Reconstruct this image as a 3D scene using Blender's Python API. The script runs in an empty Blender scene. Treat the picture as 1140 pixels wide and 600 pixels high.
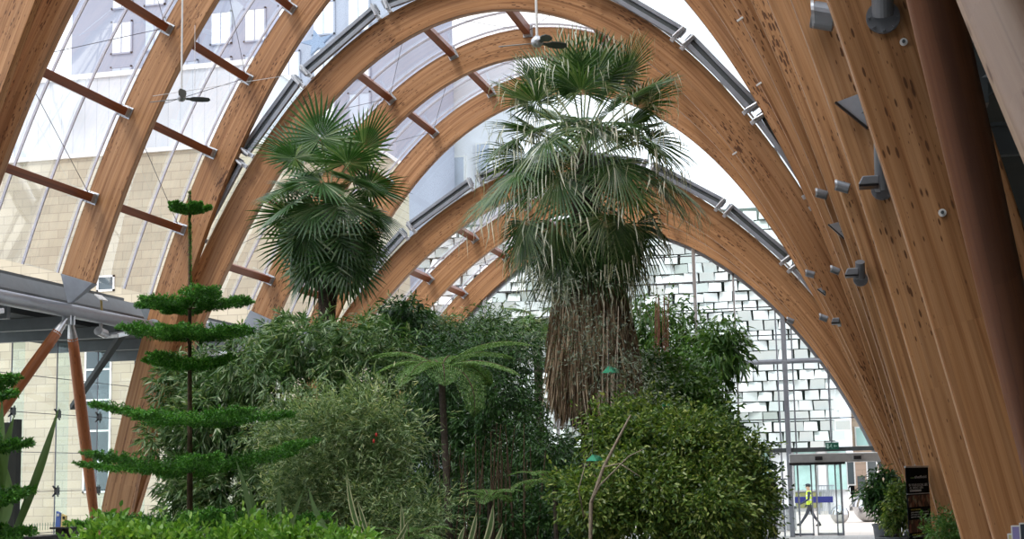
import bpy, bmesh, math, random
import numpy as np
from mathutils import Vector, Matrix
random.seed(7); RNG=np.random.default_rng(11)
PI=math.pi
SC=bpy.context.scene; COL=SC.collection
# ---------------------------------------------------------------- camera
XC=8.1425; H=2.1; F=1658.6
def _cam():
    d=Vector((968.34-570,522.86-300,F)); px,py,s=875-570,403-300,-.0377
    x=-(F*F+d[1]*(py-s*px))/(d[0]+d[1]*s); y=py+s*(x-px)
    h=-Vector((x,y,F)); D=d.normalized(); X=h.normalized(); U=X.cross(D)
    if U[1]>0: U=-U
    return X,D,U
MX,MD,MU=_cam()
def P(px,py,Y):
    """world point seen at photo position (px,py) at distance Y down the hall"""
    v=Vector((px-570,py-300,F)); k=Y/v.dot(MD)
    return Vector((XC+v.dot(MX)*k, Y, H+v.dot(MU)*k))
cd=bpy.data.cameras.new('camera'); cam=bpy.data.objects.new('camera',cd); COL.objects.link(cam); SC.camera=cam
cd.sensor_width=36; cd.lens=36*F/1140; cd.clip_end=500; cd.clip_start=.05
R=Matrix(((MX[0],-MX[1],-MX[2]),(MD[0],-MD[1],-MD[2]),(MU[0],-MU[1],-MU[2])))
cam.matrix_world=Matrix.Translation((XC,0,H))@R.to_4x4()
# ---------------------------------------------------------------- materials
def newmat(n):
    m=bpy.data.materials.new(n); m.use_nodes=True; nt=m.node_tree; nt.nodes.clear()
    out=nt.nodes.new('ShaderNodeOutputMaterial'); b=nt.nodes.new('ShaderNodeBsdfPrincipled')
    nt.links.new(b.outputs[0],out.inputs[0]); return m,nt,b,out
def N(nt,t,**k):
    n=nt.nodes.new(t)
    for a,v in k.items():
        if a.startswith('i_'):
            key=a[2:]; key=int(key) if key.isdigit() else key.replace('_',' ')
            n.inputs[key].default_value=v
        else: setattr(n,a,v)
    return n
def ramp(nt,stops,interp='LINEAR'):
    r=nt.nodes.new('ShaderNodeValToRGB'); r.color_ramp.interpolation=interp
    while len(r.color_ramp.elements)<len(stops): r.color_ramp.elements.new(.5)
    for e,(p,c) in zip(r.color_ramp.elements,stops): e.position=p; e.color=(*c,1)
    return r
def mixc(nt,a,b,fac,mode='MIX'):
    m=nt.nodes.new('ShaderNodeMix'); m.data_type='RGBA'; m.blend_type=mode
    for s,v in ((m.inputs[0],fac),(m.inputs[6],a),(m.inputs[7],b)):
        if hasattr(v,'links') or hasattr(v,'is_output'): nt.links.new(v,s)
        elif isinstance(v,(int,float)): s.default_value=v
        else: s.default_value=(*v,1)
    return m.outputs[2]
def plain(n,c,rough=.5,metal=0,var=.08,scale=6,spec=.5,emit=None):
    m,nt,b,o=newmat(n)
    tc=N(nt,'ShaderNodeTexCoord'); no=N(nt,'ShaderNodeTexNoise',i_Scale=scale,i_Detail=4.0)
    nt.links.new(tc.outputs['Object'],no.inputs['Vector'])
    r=ramp(nt,[(.3,tuple(x*(1-var) for x in c)),(.7,tuple(min(1,x*(1+var)) for x in c))])
    nt.links.new(no.outputs['Fac'],r.inputs[0]); nt.links.new(r.outputs[0],b.inputs['Base Color'])
    b.inputs['Roughness'].default_value=rough; b.inputs['Metallic'].default_value=metal
    b.inputs['Specular IOR Level'].default_value=spec
    if emit:
        b.inputs['Emission Color'].default_value=(*emit[0],1); b.inputs['Emission Strength'].default_value=emit[1]
    return m
def wood(n,c1,c2,c3,knot=1.0,rough=.45,lam=.045):
    m,nt,b,o=newmat(n); L=nt.links.new
    uv=N(nt,'ShaderNodeUVMap'); oi=N(nt,'ShaderNodeObjectInfo')
    sh=N(nt,'ShaderNodeVectorMath',operation='ADD'); L(uv.outputs[0],sh.inputs[0])
    cmb=N(nt,'ShaderNodeCombineXYZ'); mu=N(nt,'ShaderNodeMath',operation='MULTIPLY',i_1=37.0); L(oi.outputs['Random'],mu.inputs[0]); L(mu.outputs[0],cmb.inputs[0]); L(mu.outputs[0],cmb.inputs[2])
    L(cmb.outputs[0],sh.inputs[1])
    def mp(s):
        k=N(nt,'ShaderNodeVectorMath',operation='MULTIPLY'); k.inputs[1].default_value=s; L(sh.outputs[0],k.inputs[0]); return k.outputs[0]
    n1=N(nt,'ShaderNodeTexNoise',i_Scale=1.0,i_Detail=6.0,i_Roughness=.6,i_Distortion=.4); L(mp((.35,16,1)),n1.inputs['Vector'])
    r1=ramp(nt,[(.28,c3),(.48,c2),(.72,c1)]); L(n1.outputs['Fac'],r1.inputs[0])
    # laminations: each board its own tone
    sp=N(nt,'ShaderNodeSeparateXYZ'); L(sh.outputs[0],sp.inputs[0])
    fl=N(nt,'ShaderNodeMath',operation='DIVIDE',i_1=lam); L(sp.outputs[1],fl.inputs[0])
    fr=N(nt,'ShaderNodeMath',operation='FRACT'); L(fl.outputs[0],fr.inputs[0])
    fo=N(nt,'ShaderNodeMath',operation='FLOOR'); L(fl.outputs[0],fo.inputs[0])
    ux=N(nt,'ShaderNodeMath',operation='MULTIPLY_ADD',i_1=.22); L(sp.outputs[0],ux.inputs[0]); L(fo.outputs[0],ux.inputs[2])
    uf=N(nt,'ShaderNodeMath',operation='FLOOR'); L(ux.outputs[0],uf.inputs[0])
    cb=N(nt,'ShaderNodeCombineXYZ'); L(fo.outputs[0],cb.inputs[0]); L(uf.outputs[0],cb.inputs[1])
    wn=N(nt,'ShaderNodeTexWhiteNoise'); L(cb.outputs[0],wn.inputs['Vector'])
    rb=ramp(nt,[(0,(.80,.76,.72)),(1,(1.12,1.1,1.06))]); L(wn.outputs['Value'],rb.inputs[0])
    c=mixc(nt,r1.outputs[0],rb.outputs[0],.8,'MULTIPLY')
    rl=ramp(nt,[(0,(.55,.5,.45)),(.05,(1,1,1)),(.95,(1,1,1)),(1,(.55,.5,.45))]); L(fr.outputs[0],rl.inputs[0])
    c=mixc(nt,c,rl.outputs[0],.45,'MULTIPLY')
    # knots and short dark flecks
    for s,th,col in (((5.0,22,1),.21,(.12,.05,.02)),((2.3,9,1),.10,(.11,.045,.018)),((9,32,1),.13,(.15,.065,.03))):
        v=N(nt,'ShaderNodeTexVoronoi',i_Scale=1.0); L(mp(s),v.inputs['Vector'])
        n3=N(nt,'ShaderNodeTexNoise',i_Scale=1.0,i_Detail=1.0); L(mp((.5,2.2,1)),n3.inputs['Vector'])
        th_=N(nt,'ShaderNodeMath',operation='MULTIPLY_ADD',i_1=th*4.4,i_2=-th*1.38); L(n3.outputs['Fac'],th_.inputs[0])
        d=N(nt,'ShaderNodeMath',operation='SUBTRACT'); L(th_.outputs[0],d.inputs[0]); L(v.outputs['Distance'],d.inputs[1])
        dm=N(nt,'ShaderNodeMath',operation='MULTIPLY',i_1=18.0*knot,use_clamp=True); L(d.outputs[0],dm.inputs[0])
        c=mixc(nt,c,col,dm.outputs[0])
    ra=ramp(nt,[(0,(.9,.84,.78)),(1,(1.06,1.06,1.06))]); L(oi.outputs['Random'],ra.inputs[0])
    c=mixc(nt,c,ra.outputs[0],1.0,'MULTIPLY')
    L(c,b.inputs['Base Color']); b.inputs['Roughness'].default_value=rough; b.inputs['Specular IOR Level'].default_value=.35
    bp=N(nt,'ShaderNodeBump',i_Strength=.12,i_Distance=.01); L(n1.outputs['Fac'],bp.inputs['Height']); L(bp.outputs[0],b.inputs['Normal'])
    return m
def glassmat(n,tint=(.93,.97,.98),refl=.09,rough=.02):
    m,nt,b,o=newmat(n); nt.nodes.remove(b); L=nt.links.new
    t=N(nt,'ShaderNodeBsdfTransparent'); t.inputs[0].default_value=(*tint,1)
    g=N(nt,'ShaderNodeBsdfGlossy'); g.inputs['Roughness'].default_value=rough
    fz=N(nt,'ShaderNodeLayerWeight',i_Blend=.25); ma=N(nt,'ShaderNodeMath',operation='MULTIPLY_ADD',i_1=.22,i_2=refl,use_clamp=True)
    L(fz.outputs['Fresnel'],ma.inputs[0])
    tc=N(nt,'ShaderNodeTexCoord'); no=N(nt,'ShaderNodeTexNoise',i_Scale=.6); L(tc.outputs['Object'],no.inputs['Vector'])
    bp=N(nt,'ShaderNodeBump',i_Strength=.05,i_Distance=.05); L(no.outputs['Fac'],bp.inputs['Height']); L(bp.outputs[0],g.inputs['Normal'])
    mx=N(nt,'ShaderNodeMixShader'); L(ma.outputs[0],mx.inputs[0]); L(t.outputs[0],mx.inputs[1]); L(g.outputs[0],mx.inputs[2]); L(mx.outputs[0],o.inputs[0])
    return m
def blocks(n,c1,c2,mortar,sx,sy,axis='XZ',msize=.012,off=.5,rough=.8):
    m,nt,b,o=newmat(n); L=nt.links.new
    tc=N(nt,'ShaderNodeTexCoord'); sp=N(nt,'ShaderNodeSeparateXYZ'); L(tc.outputs['Object'],sp.inputs[0])
    cb=N(nt,'ShaderNodeCombineXYZ'); L(sp.outputs['XYZ'.index(axis[0])],cb.inputs[0]); L(sp.outputs['XYZ'.index(axis[1])],cb.inputs[1])
    br=N(nt,'ShaderNodeTexBrick',offset=off,i_Scale=1.0,i_Mortar_Size=msize,i_Brick_Width=sx,i_Row_Height=sy,i_Bias=0.0,i_Mortar_Smooth=.1)
    br.inputs['Color1'].default_value=(*c1,1); br.inputs['Color2'].default_value=(*c2,1); br.inputs['Mortar'].default_value=(*mortar,1)
    L(cb.outputs[0],br.inputs['Vector'])
    no=N(nt,'ShaderNodeTexNoise',i_Scale=.5,i_Detail=5.0); L(tc.outputs['Object'],no.inputs['Vector'])
    r=ramp(nt,[(.3,(.88,.87,.85)),(.7,(1.05,1.05,1.05))]); L(no.outputs['Fac'],r.inputs[0])
    L(mixc(nt,br.outputs['Color'],r.outputs[0],1.0,'MULTIPLY'),b.inputs['Base Color']); b.inputs['Roughness'].default_value=rough
    return m
def leafmat(n,stops,rough=.4,trans=.3,spec=.45,ridge=0):
    m,nt,b,o=newmat(n); L=nt.links.new
    g=N(nt,'ShaderNodeNewGeometry'); r=ramp(nt,stops); L(g.outputs['Random Per Island'],r.inputs[0])
    tc=N(nt,'ShaderNodeTexCoord'); no=N(nt,'ShaderNodeTexNoise',i_Scale=1.7,i_Detail=3.0); L(tc.outputs['Object'],no.inputs['Vector'])
    rr=ramp(nt,[(.35,(.75,.8,.75)),(.65,(1.15,1.1,1.05))]); L(no.outputs['Fac'],rr.inputs[0])
    c=mixc(nt,r.outputs[0],rr.outputs[0],1.0,'MULTIPLY')
    L(c,b.inputs['Base Color']); b.inputs['Roughness'].default_value=rough; b.inputs['Specular IOR Level'].default_value=spec
    t=N(nt,'ShaderNodeBsdfTranslucent'); cc=mixc(nt,c,(1.3,1.35,.6),1.0,'MULTIPLY'); L(cc,t.inputs[0])
    mx=N(nt,'ShaderNodeMixShader',i_0=trans); L(b.outputs[0],mx.inputs[1]); L(t.outputs[0],mx.inputs[2]); L(mx.outputs[0],o.inputs[0])
    return m
M={}
def leafy_panel():
    m,nt,b,o=newmat('folded_aluminium_panel'); g=N(nt,'ShaderNodeNewGeometry'); r=ramp(nt,[(0,(.46,.52,.50)),(.3,(.60,.65,.65)),(.7,(.70,.73,.74)),(1,(.78,.80,.80))]); nt.links.new(g.outputs['Random Per Island'],r.inputs[0]); nt.links.new(r.outputs[0],b.inputs['Base Color']); b.inputs['Roughness'].default_value=.4; b.inputs['Metallic'].default_value=.15
    return m
M['wood']=wood('glulam_larch',(.53,.305,.162),(.40,.207,.092),(.21,.086,.032))
M['purlin']=wood('purlin_timber',(.30,.095,.035),(.24,.07,.025),(.17,.045,.016),knot=.4)
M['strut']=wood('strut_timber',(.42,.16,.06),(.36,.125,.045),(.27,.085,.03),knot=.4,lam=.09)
M['strut_shaded']=wood('shaded_strut_timber',(.24,.095,.038),(.19,.07,.028),(.13,.045,.018),knot=.3,lam=.09)  # darker copy of the strut timber, shade put into its colour
M['strut_pale']=wood('pale_strut_timber',(.40,.29,.215),(.33,.22,.15),(.22,.13,.08),knot=.5,lam=.09)  # paler, greyer copy of the strut timber
M['steel']=plain('painted_grey_steel',(.30,.325,.37),.38,.3)
M['steel_dark']=plain('dark_steel',(.10,.115,.12),.45,.4)
M['galv']=plain('galvanised_steel',(.55,.57,.60),.33,.7,.15,14)
M['alu']=plain('aluminium_frame',(.62,.64,.66),.3,.75)
M['bar']=plain('glazing_bar_paint',(.62,.61,.68),.4,.2)
M['lamp']=plain('lamp_grey',(.22,.23,.25),.4,.4)
M['white']=plain('white_paint',(.75,.75,.74),.5)
M['glass']=glassmat('roof_glass',(.95,.97,.985),.04)
M['glassv']=glassmat('wall_glass',(.90,.96,.95),.03)
M['soffit']=plain('canopy_soffit',(.03,.036,.038),.8)
M['gutter']=plain('gutter_grey',(.10,.115,.125),.45,.2)
M['gallery']=plain('gallery_shade_dark',(.035,.04,.035),.8)  # darkness of the unlit room put into the colour
M['stone']=blocks('pale_stone_blocks',(.50,.45,.345),(.42,.375,.29),(.30,.27,.22),.95,.40,msize=.014)
M['cladding']=blocks('white_standing_seam',(.62,.64,.69),(.57,.60,.65),(.38,.41,.47),.62,30,msize=.012,off=0)
M['brownstone']=blocks('buff_stone',(.50,.38,.29),(.44,.33,.26),(.33,.26,.2),.8,.35,msize=.015)
M['tower']=plain('tower_render',(.33,.35,.43),.7,0,.04,.3)
M['window']=plain('window_glass',(.09,.115,.13),.25,0,.3,.4,.3)
M['windowl']=plain('pale_window_glass',(.85,.87,.90),.15,0,.1,.4,.9)
M['paving']=blocks('plaza_paving',(.66,.60,.55),(.60,.55,.50),(.48,.44,.40),1.1,.7,'XY',.012,.5,.7)
M['floor']=blocks('hall_floor_stone',(.42,.42,.41),(.38,.38,.375),(.28,.28,.28),.9,.6,'XY',.01,.5,.5)
M['soil']=plain('planting_soil',(.05,.035,.022),.95,0,.3,9)
M['panel']=leafy_panel()
M['void']=plain('car_park_gap_shade',(.13,.17,.15),.8)  # dark green shadow of the panel gaps put into this colour
M['chrome']=plain('mirror_steel',(.50,.50,.51),.05,1.0,.02)
M['shopglass']=plain('shop_glass',(.42,.62,.60),.15,0,.25,.6,.8)
M['blue']=plain('blue_paint',(.008,.012,.14),.6)
M['black']=plain('black_plastic',(.012,.012,.014),.35)
M['bark']=plain('brown_bark',(.10,.065,.04),.9,0,.35,20)
M['fibre']=plain('palm_fibre_bark',(.055,.042,.032),.95,0,.4,25)
M['pot']=plain('dark_grey_pot',(.09,.10,.115),.5)
M['cable']=plain('wire_white',(.8,.8,.8),.4)
M['cabled']=plain('wire_dark',(.12,.12,.14),.4,.5)
M['panegrey']=plain('grey_window_glass',(.48,.53,.62),.15,0,.1,.4,.8)
M['palewall']=plain('pale_render',(.74,.75,.78),.8,0,.04,.5)
# ---------------------------------------------------------------- object helpers
def link(name,me,mat=None,parent=None,loc=None):
    o=bpy.data.objects.new(name,me); COL.objects.link(o)
    if mat and me is not None:
        for mm in (mat if isinstance(mat,(list,tuple)) else [mat]): me.materials.append(mm)
    if parent is not None: o.parent=parent
    if loc is not None: o.location=loc
    return o
def tag(o,label=None,cat=None,group=None,kind=None):
    if label: o['label']=label
    if cat: o['category']=cat
    if group: o['group']=group
    if kind: o['kind']=kind
    return o
def thing(name,loc,label,cat,group=None,rotz=0):
    o=bpy.data.objects.new(name,None); COL.objects.link(o); o.location=loc; o.rotation_euler=(0,0,rotz); o.empty_display_size=.2
    return tag(o,label,cat,group)
def struct(name,loc=(0,0,0)):
    o=bpy.data.objects.new(name,None); COL.objects.link(o); o.location=loc; return tag(o,kind='structure')
class MB:
    """mesh collector"""
    def __init__(s): s.v=[];s.f=[];s.m=[];s.uv=[]; s.o=Vector((0,0,0))
    def add(s,vs,fs,mi=0,uv=None):
        b=len(s.v); s.v+= [tuple(Vector(v)) for v in vs]
        for i,f in enumerate(fs):
            s.f.append(tuple(b+k for k in f)); s.m.append(mi)
            s.uv.append(uv[i] if uv else None)
        return s
    def box(s,c,h,rot=None,mi=0):
        c=Vector(c); pts=[Vector((x*h[0],y*h[1],z*h[2])) for x in(-1,1) for y in(-1,1) for z in(-1,1)]
        if rot is not None: pts=[rot@p for p in pts]
        L=max(h); k=[i for i in range(3) if h[i]==L][0]
        def q(i):
            p=Vector(((i>>2)&1,(i>>1)&1,i&1)); p=Vector((p[0]*2*h[0],p[1]*2*h[1],p[2]*2*h[2])); a=[p[j] for j in range(3) if j!=k]; return (p[k],a[0]+a[1])
        F=[(0,1,3,2),(4,6,7,5),(0,4,5,1),(2,3,7,6),(0,2,6,4),(1,5,7,3)]
        return s.add([c+p for p in pts],F,mi,[[q(i) for i in f] for f in F])
    def box2(s,a,b,mi=0):
        a=Vector(a);b=Vector(b); return s.box((a+b)/2,[abs(x)/2 for x in (b-a)],None,mi)
    def beam(s,a,b,w,d,up=(0,0,1),mi=0):
        a=Vector(a);b=Vector(b);z=(b-a);L=z.length;z.normalize();x=z.cross(Vector(up))
        if x.length<1e-4: x=Vector((1,0,0))
        x.normalize();y=z.cross(x); rot=Matrix((x,y,z)).transposed()
        return s.box((a+b)/2,(w/2,d/2,L/2),rot,mi)
    def tube(s,pts,r,n=10,mi=0,cap=True):
        pts=[Vector(p) for p in pts]; rr=r if isinstance(r,(list,tuple)) else [r]*len(pts)
        vs=[];fs=[];uv=[];prev=None;u=0;us=[]
        for i,p in enumerate(pts):
            t=(pts[min(i+1,len(pts)-1)]-pts[max(i-1,0)]).normalized()
            if prev is None: x=t.cross(Vector((0,0,1)) if abs(t.z)<.9 else Vector((1,0,0))).normalized()
            else: x=(prev-t*prev.dot(t)).normalized()
            prev=x;y=t.cross(x)
            if i: u+=(p-pts[i-1]).length
            us.append(u)
            for k in range(n):
                a=2*PI*k/n; vs.append(p+(x*math.cos(a)+y*math.sin(a))*rr[i])
        for i in range(len(pts)-1):
            for k in range(n):
                fs.append((i*n+k,i*n+(k+1)%n,(i+1)*n+(k+1)%n,(i+1)*n+k)); c=2*PI*rr[i]/n
                uv.append([(us[i],k*c),(us[i],(k+1)*c),(us[i+1],(k+1)*c),(us[i+1],k*c)])
        if cap:
            fs.append(tuple(reversed(range(n))));uv.append([(0,0)]*n); fs.append(tuple((len(pts)-1)*n+k for k in range(n)));uv.append([(0,0)]*n)
        return s.add(vs,fs,mi,uv)
    def sphere(s,c,r,n=12,mi=0,sc=(1,1,1)):
        c=Vector(c);vs=[];fs=[];m=n//2
        for i in range(m+1):
            t=PI*i/m
            for k in range(n):
                a=2*PI*k/n; vs.append(c+Vector((math.sin(t)*math.cos(a)*sc[0],math.sin(t)*math.sin(a)*sc[1],math.cos(t)*sc[2]))*r)
        for i in range(m):
            for k in range(n): fs.append((i*n+k,(i+1)*n+k,(i+1)*n+(k+1)%n,i*n+(k+1)%n))
        return s.add(vs,fs,mi)
    def lathe(s,c,prof,n=24,mi=0):
        c=Vector(c);vs=[];fs=[]
        for r,z in prof:
            for k in range(n):
                a=2*PI*k/n; vs.append(c+Vector((r*math.cos(a),r*math.sin(a),z)))
        for i in range(len(prof)-1):
            for k in range(n): fs.append((i*n+k,i*n+(k+1)%n,(i+1)*n+(k+1)%n,(i+1)*n+k))
        fs.append(tuple(reversed(range(n)))); fs.append(tuple((len(prof)-1)*n+k for k in range(n)))
        return s.add(vs,fs,mi)
    def prism(s,pts,ext,mi=0):
        pts=[Vector(p) for p in pts];e=Vector(ext);n=len(pts)
        return s.add(pts+[p+e for p in pts],[tuple(range(n)),tuple(reversed(range(n,2*n)))]+[(i,n+i,n+(i+1)%n,(i+1)%n) for i in range(n)],mi)
    def build(s,name,mat,parent=None,smooth=False,bevel=0,origin=None,recalc=True):
        me=bpy.data.meshes.new(name); off=Vector((0,0,0))
        if parent is not None: 
            w=Vector(parent.location); q=parent
            rz=parent.rotation_euler[2]
            while q.parent: q=q.parent; w+=Vector(q.location)
            if parent.get('_abs',1): off=w
        if origin is not None: off=Vector(origin)
        me.from_pydata([tuple(Vector(v)-off) for v in s.v],[],s.f)
        if any(u is not None for u in s.uv):
            ul=me.uv_layers.new(name='UVMap'); i=0
            for f,u in zip(s.f,s.uv):
                for k in range(len(f)):
                    ul.data[i].uv=u[k] if u else (0,0); i+=1
        for p,mi in zip(me.polygons,s.m): p.material_index=mi; p.use_smooth=smooth
        if recalc:
            bm=bmesh.new();bm.from_mesh(me);bmesh.ops.recalc_face_normals(bm,faces=bm.faces);bm.to_mesh(me);bm.free()
        o=link(name,me,mat,parent)
        if origin is not None and parent is None: o.location=origin
        if bevel:
            b=o.modifiers.new('bevel','BEVEL'); b.width=bevel; b.segments=2; b.limit_method='ANGLE'
        return o
def dup(o,loc=None,rotz=None,label=None,group=None,rot=None):
    c=o.copy(); COL.objects.link(c)
    if loc is not None: c.location=loc
    if rotz is not None: c.rotation_euler[2]=rotz
    if rot is not None: c.rotation_euler=rot
    if label: c['label']=label
    if group: c['group']=group
    for ch in list(o.children):
        k=ch.copy(); COL.objects.link(k); k.parent=c
        for g in ch.children:
            q=g.copy(); COL.objects.link(q); q.parent=k
    return c
def textmesh(txt,size,ext=.002):
    cu=bpy.data.curves.new('t','FONT'); cu.body=txt; cu.size=size; cu.extrude=ext; cu.align_x='CENTER'; cu.align_y='CENTER'
    o=bpy.data.objects.new('t',cu); COL.objects.link(o); dg=bpy.context.evaluated_depsgraph_get()
    me=bpy.data.meshes.new_from_object(o.evaluated_get(dg)); bpy.data.objects.remove(o); return me
# ---------------------------------------------------------------- arch profiles
CP=[[15.8503,-14.8053,2.6378,-8.2855],[13.0516,-11.0005,-4.8636,.9262],[10.4008,-10.6477,3.7192,-6.2142]]
def zin(t,x):
    x=abs(x)
    if t==0:
        return zin(1,x)+.77*(max(0,9.3-x)/3.1)**1.5*(1 if x>6 else 1-.25*(6-x)/6)
    c=CP[t-1]; q=x/10; return c[0]+c[1]*q*q+c[2]*q**4+c[3]*q**6
def profile(t,zl=0,zr=0,off=0,step=.3,raw=None):
    """inner line of the arch from the left foot over the crown to the right foot, with outward normals"""
    xs=np.linspace(-9.9,9.9,1600); pts=[(x,zin(t,x)) for x in xs]
    # continue feet vertically-ish
    L=[];
    for i,(x,z) in enumerate(pts):
        if x<0 and z<zl-.0: continue
        if x>0 and z<zr-.0: continue
        L.append((x,z))
    L=np.array(L); d=np.r_[0,np.cumsum(np.hypot(*np.diff(L,axis=0).T))]
    n=max(4,int(round(d[-1]/step))); s=np.linspace(0,d[-1],n+1)
    X=np.interp(s,d,L[:,0]);Z=np.interp(s,d,L[:,1])
    ap=d[np.argmax(L[:,1])]
    tx=np.gradient(X,s);tz=np.gradient(Z,s);l=np.hypot(tx,tz); nx=-tz/l; nz=tx/l
    return X+nx*off,Z+nz*off,nx,nz,s-ap
T=.758
TH=.2
SKY=1.5; SUN=1.3; EXPO=0.6
# ================================================================= ARCHES
ARCH=[ # tier, Y, left foot z, right foot z, label
 (0,-2.4,6.35,6.35,'arch overhead behind the camera, outside the photo'),
 (0,1.9,6.35,6.35,'arch overhead beside the camera, outside the photo'),
 (0,6.2,6.35,6.35,'arch overhead above the dark round strut, outside the photo'),
 (0,10.4,6.35,0,'arch leg nearest the right edge, its broad shaded face filling the lower right corner'),
 (0,14.9,6.35,0,'arch second from the right edge, just behind the broad nearest leg'),
 (0,19.4,6.35,0,'arch third from the right edge, small green bush before its foot'),
 (0,23.5,6.35,0,'tall arch crossing only the extreme upper left corner'),
 (1,24.0,6.35,0,'arch inside the upper left corner, first one carrying dark purlins'),
 (1,28.4,6.35,0,'arch whose left end stands in a steel shoe above two raking struts'),
 (1,32.65,0,0,'tall arch running to the ground behind the Norfolk pine, roof steps down beyond'),
 (2,33.05,0,0,'first arch of the lower middle roof, grey vents along its back'),
 (2,37.1,6.35,0,'middle roof arch whose steel shoe shows left of the small fan palm'),
 (2,41.2,6.35,0,'third arch of the middle roof, last before the lowest step'),
 (3,41.6,0,0,'first arch of the lowest roof, low vents along its back'),
 (3,45.6,6.35,0,'second arch of the lowest roof, seen between the two palms'),
 (3,49.75,0,0,'farthest timber arch, framing the glazed end wall'),
]
def shoe(parent,x,z,nx,nz,Y,tip,mat):
    # steel wedge gripping the timber end and tapering to a point on the tube
    tx,tz=-nz,nx
    a=Vector((x-nx*.02,Y-.015,z-nz*.02)); b=Vector((x+nx*(T+.02),Y-.015,z+nz*(T+.02)))
    a2=a+Vector((0,TH+.03,0)); b2=b+Vector((0,TH+.03,0)); tip=Vector(tip)
    m=MB(); t1=tip+Vector((-.05,-.04,0)); t2=tip+Vector((.05,-.04,0)); t3=tip+Vector((.05,.04,0)); t4=tip+Vector((-.05,.04,0))
    m.add([a,b,b2,a2,t2,t1,t4,t3],[(0,1,5,4),(1,2,6,5),(2,3,7,6),(3,0,4,7),(0,3,2,1),(4,5,6,7)])
    return m.build('steel_shoe',mat,parent,bevel=.006)
archobj={}
for (t,Y,zl,zr,lab) in ARCH:
    X,Z,nx,nz,s=profile(t,zl,zr)
    n=len(X); m=MB(); vs=[]
    for i in range(n):
        for (o_,y) in ((0,0),(T,0),(T,TH),(0,TH)): vs.append((X[i]+nx[i]*o_,Y+y,Z[i]+nz[i]*o_))
    fs=[];uv=[]
    for i in range(n-1):
        a=i*4;b=a+4; u0,u1=s[i],s[i+1]
        fs.append((a,b,b+1,a+1)); uv.append([(u0,0),(u1,0),(u1,T),(u0,T)])
        fs.append((a+1,b+1,b+2,a+2)); uv.append([(u0,3),(u1,3),(u1,3+TH),(u0,3+TH)])
        fs.append((a+2,b+2,b+3,a+3)); uv.append([(u0,6+T),(u1,6+T),(u1,6),(u0,6)])
        fs.append((a+3,b+3,b,a)); uv.append([(u0,9+TH),(u1,9+TH),(u1,9),(u0,9)])
    fs.append((0,1,2,3)); uv.append([(0,0),(0,T),(TH,T),(TH,0)])
    e=(n-1)*4; fs.append((e+3,e+2,e+1,e)); uv.append([(TH,0),(TH,T),(0,T),(0,0)])
    m.add(vs,fs,0,uv)
    th=thing('timber_arch',(0,Y,0),lab,'arch','timber arches of the vault')
    m.build('arch_rib',M['wood'],th,bevel=.012)
    if zl>1: shoe(th,X[0],Z[0],nx[0],nz[0],Y,(-8.22,Y+.1,5.98),M['steel'])
    else:
        for sgn,i in ((-1,0),):
            MB().box((X[i]+nx[i]*T/2,Y+TH/2,.06),(.55,.3,.06)).build('base_plate',M['steel'],th)
    if zr>1: shoe(th,X[-1],Z[-1],nx[-1],nz[-1],Y,(8.22,Y+.1,5.98),M['steel'])
    else: MB().box((X[-1]+nx[-1]*T/2,Y+TH/2,.06),(.55,.3,.06)).build('base_plate',M['steel_dark'],th)
    archobj[round(Y,2)]=th
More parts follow.
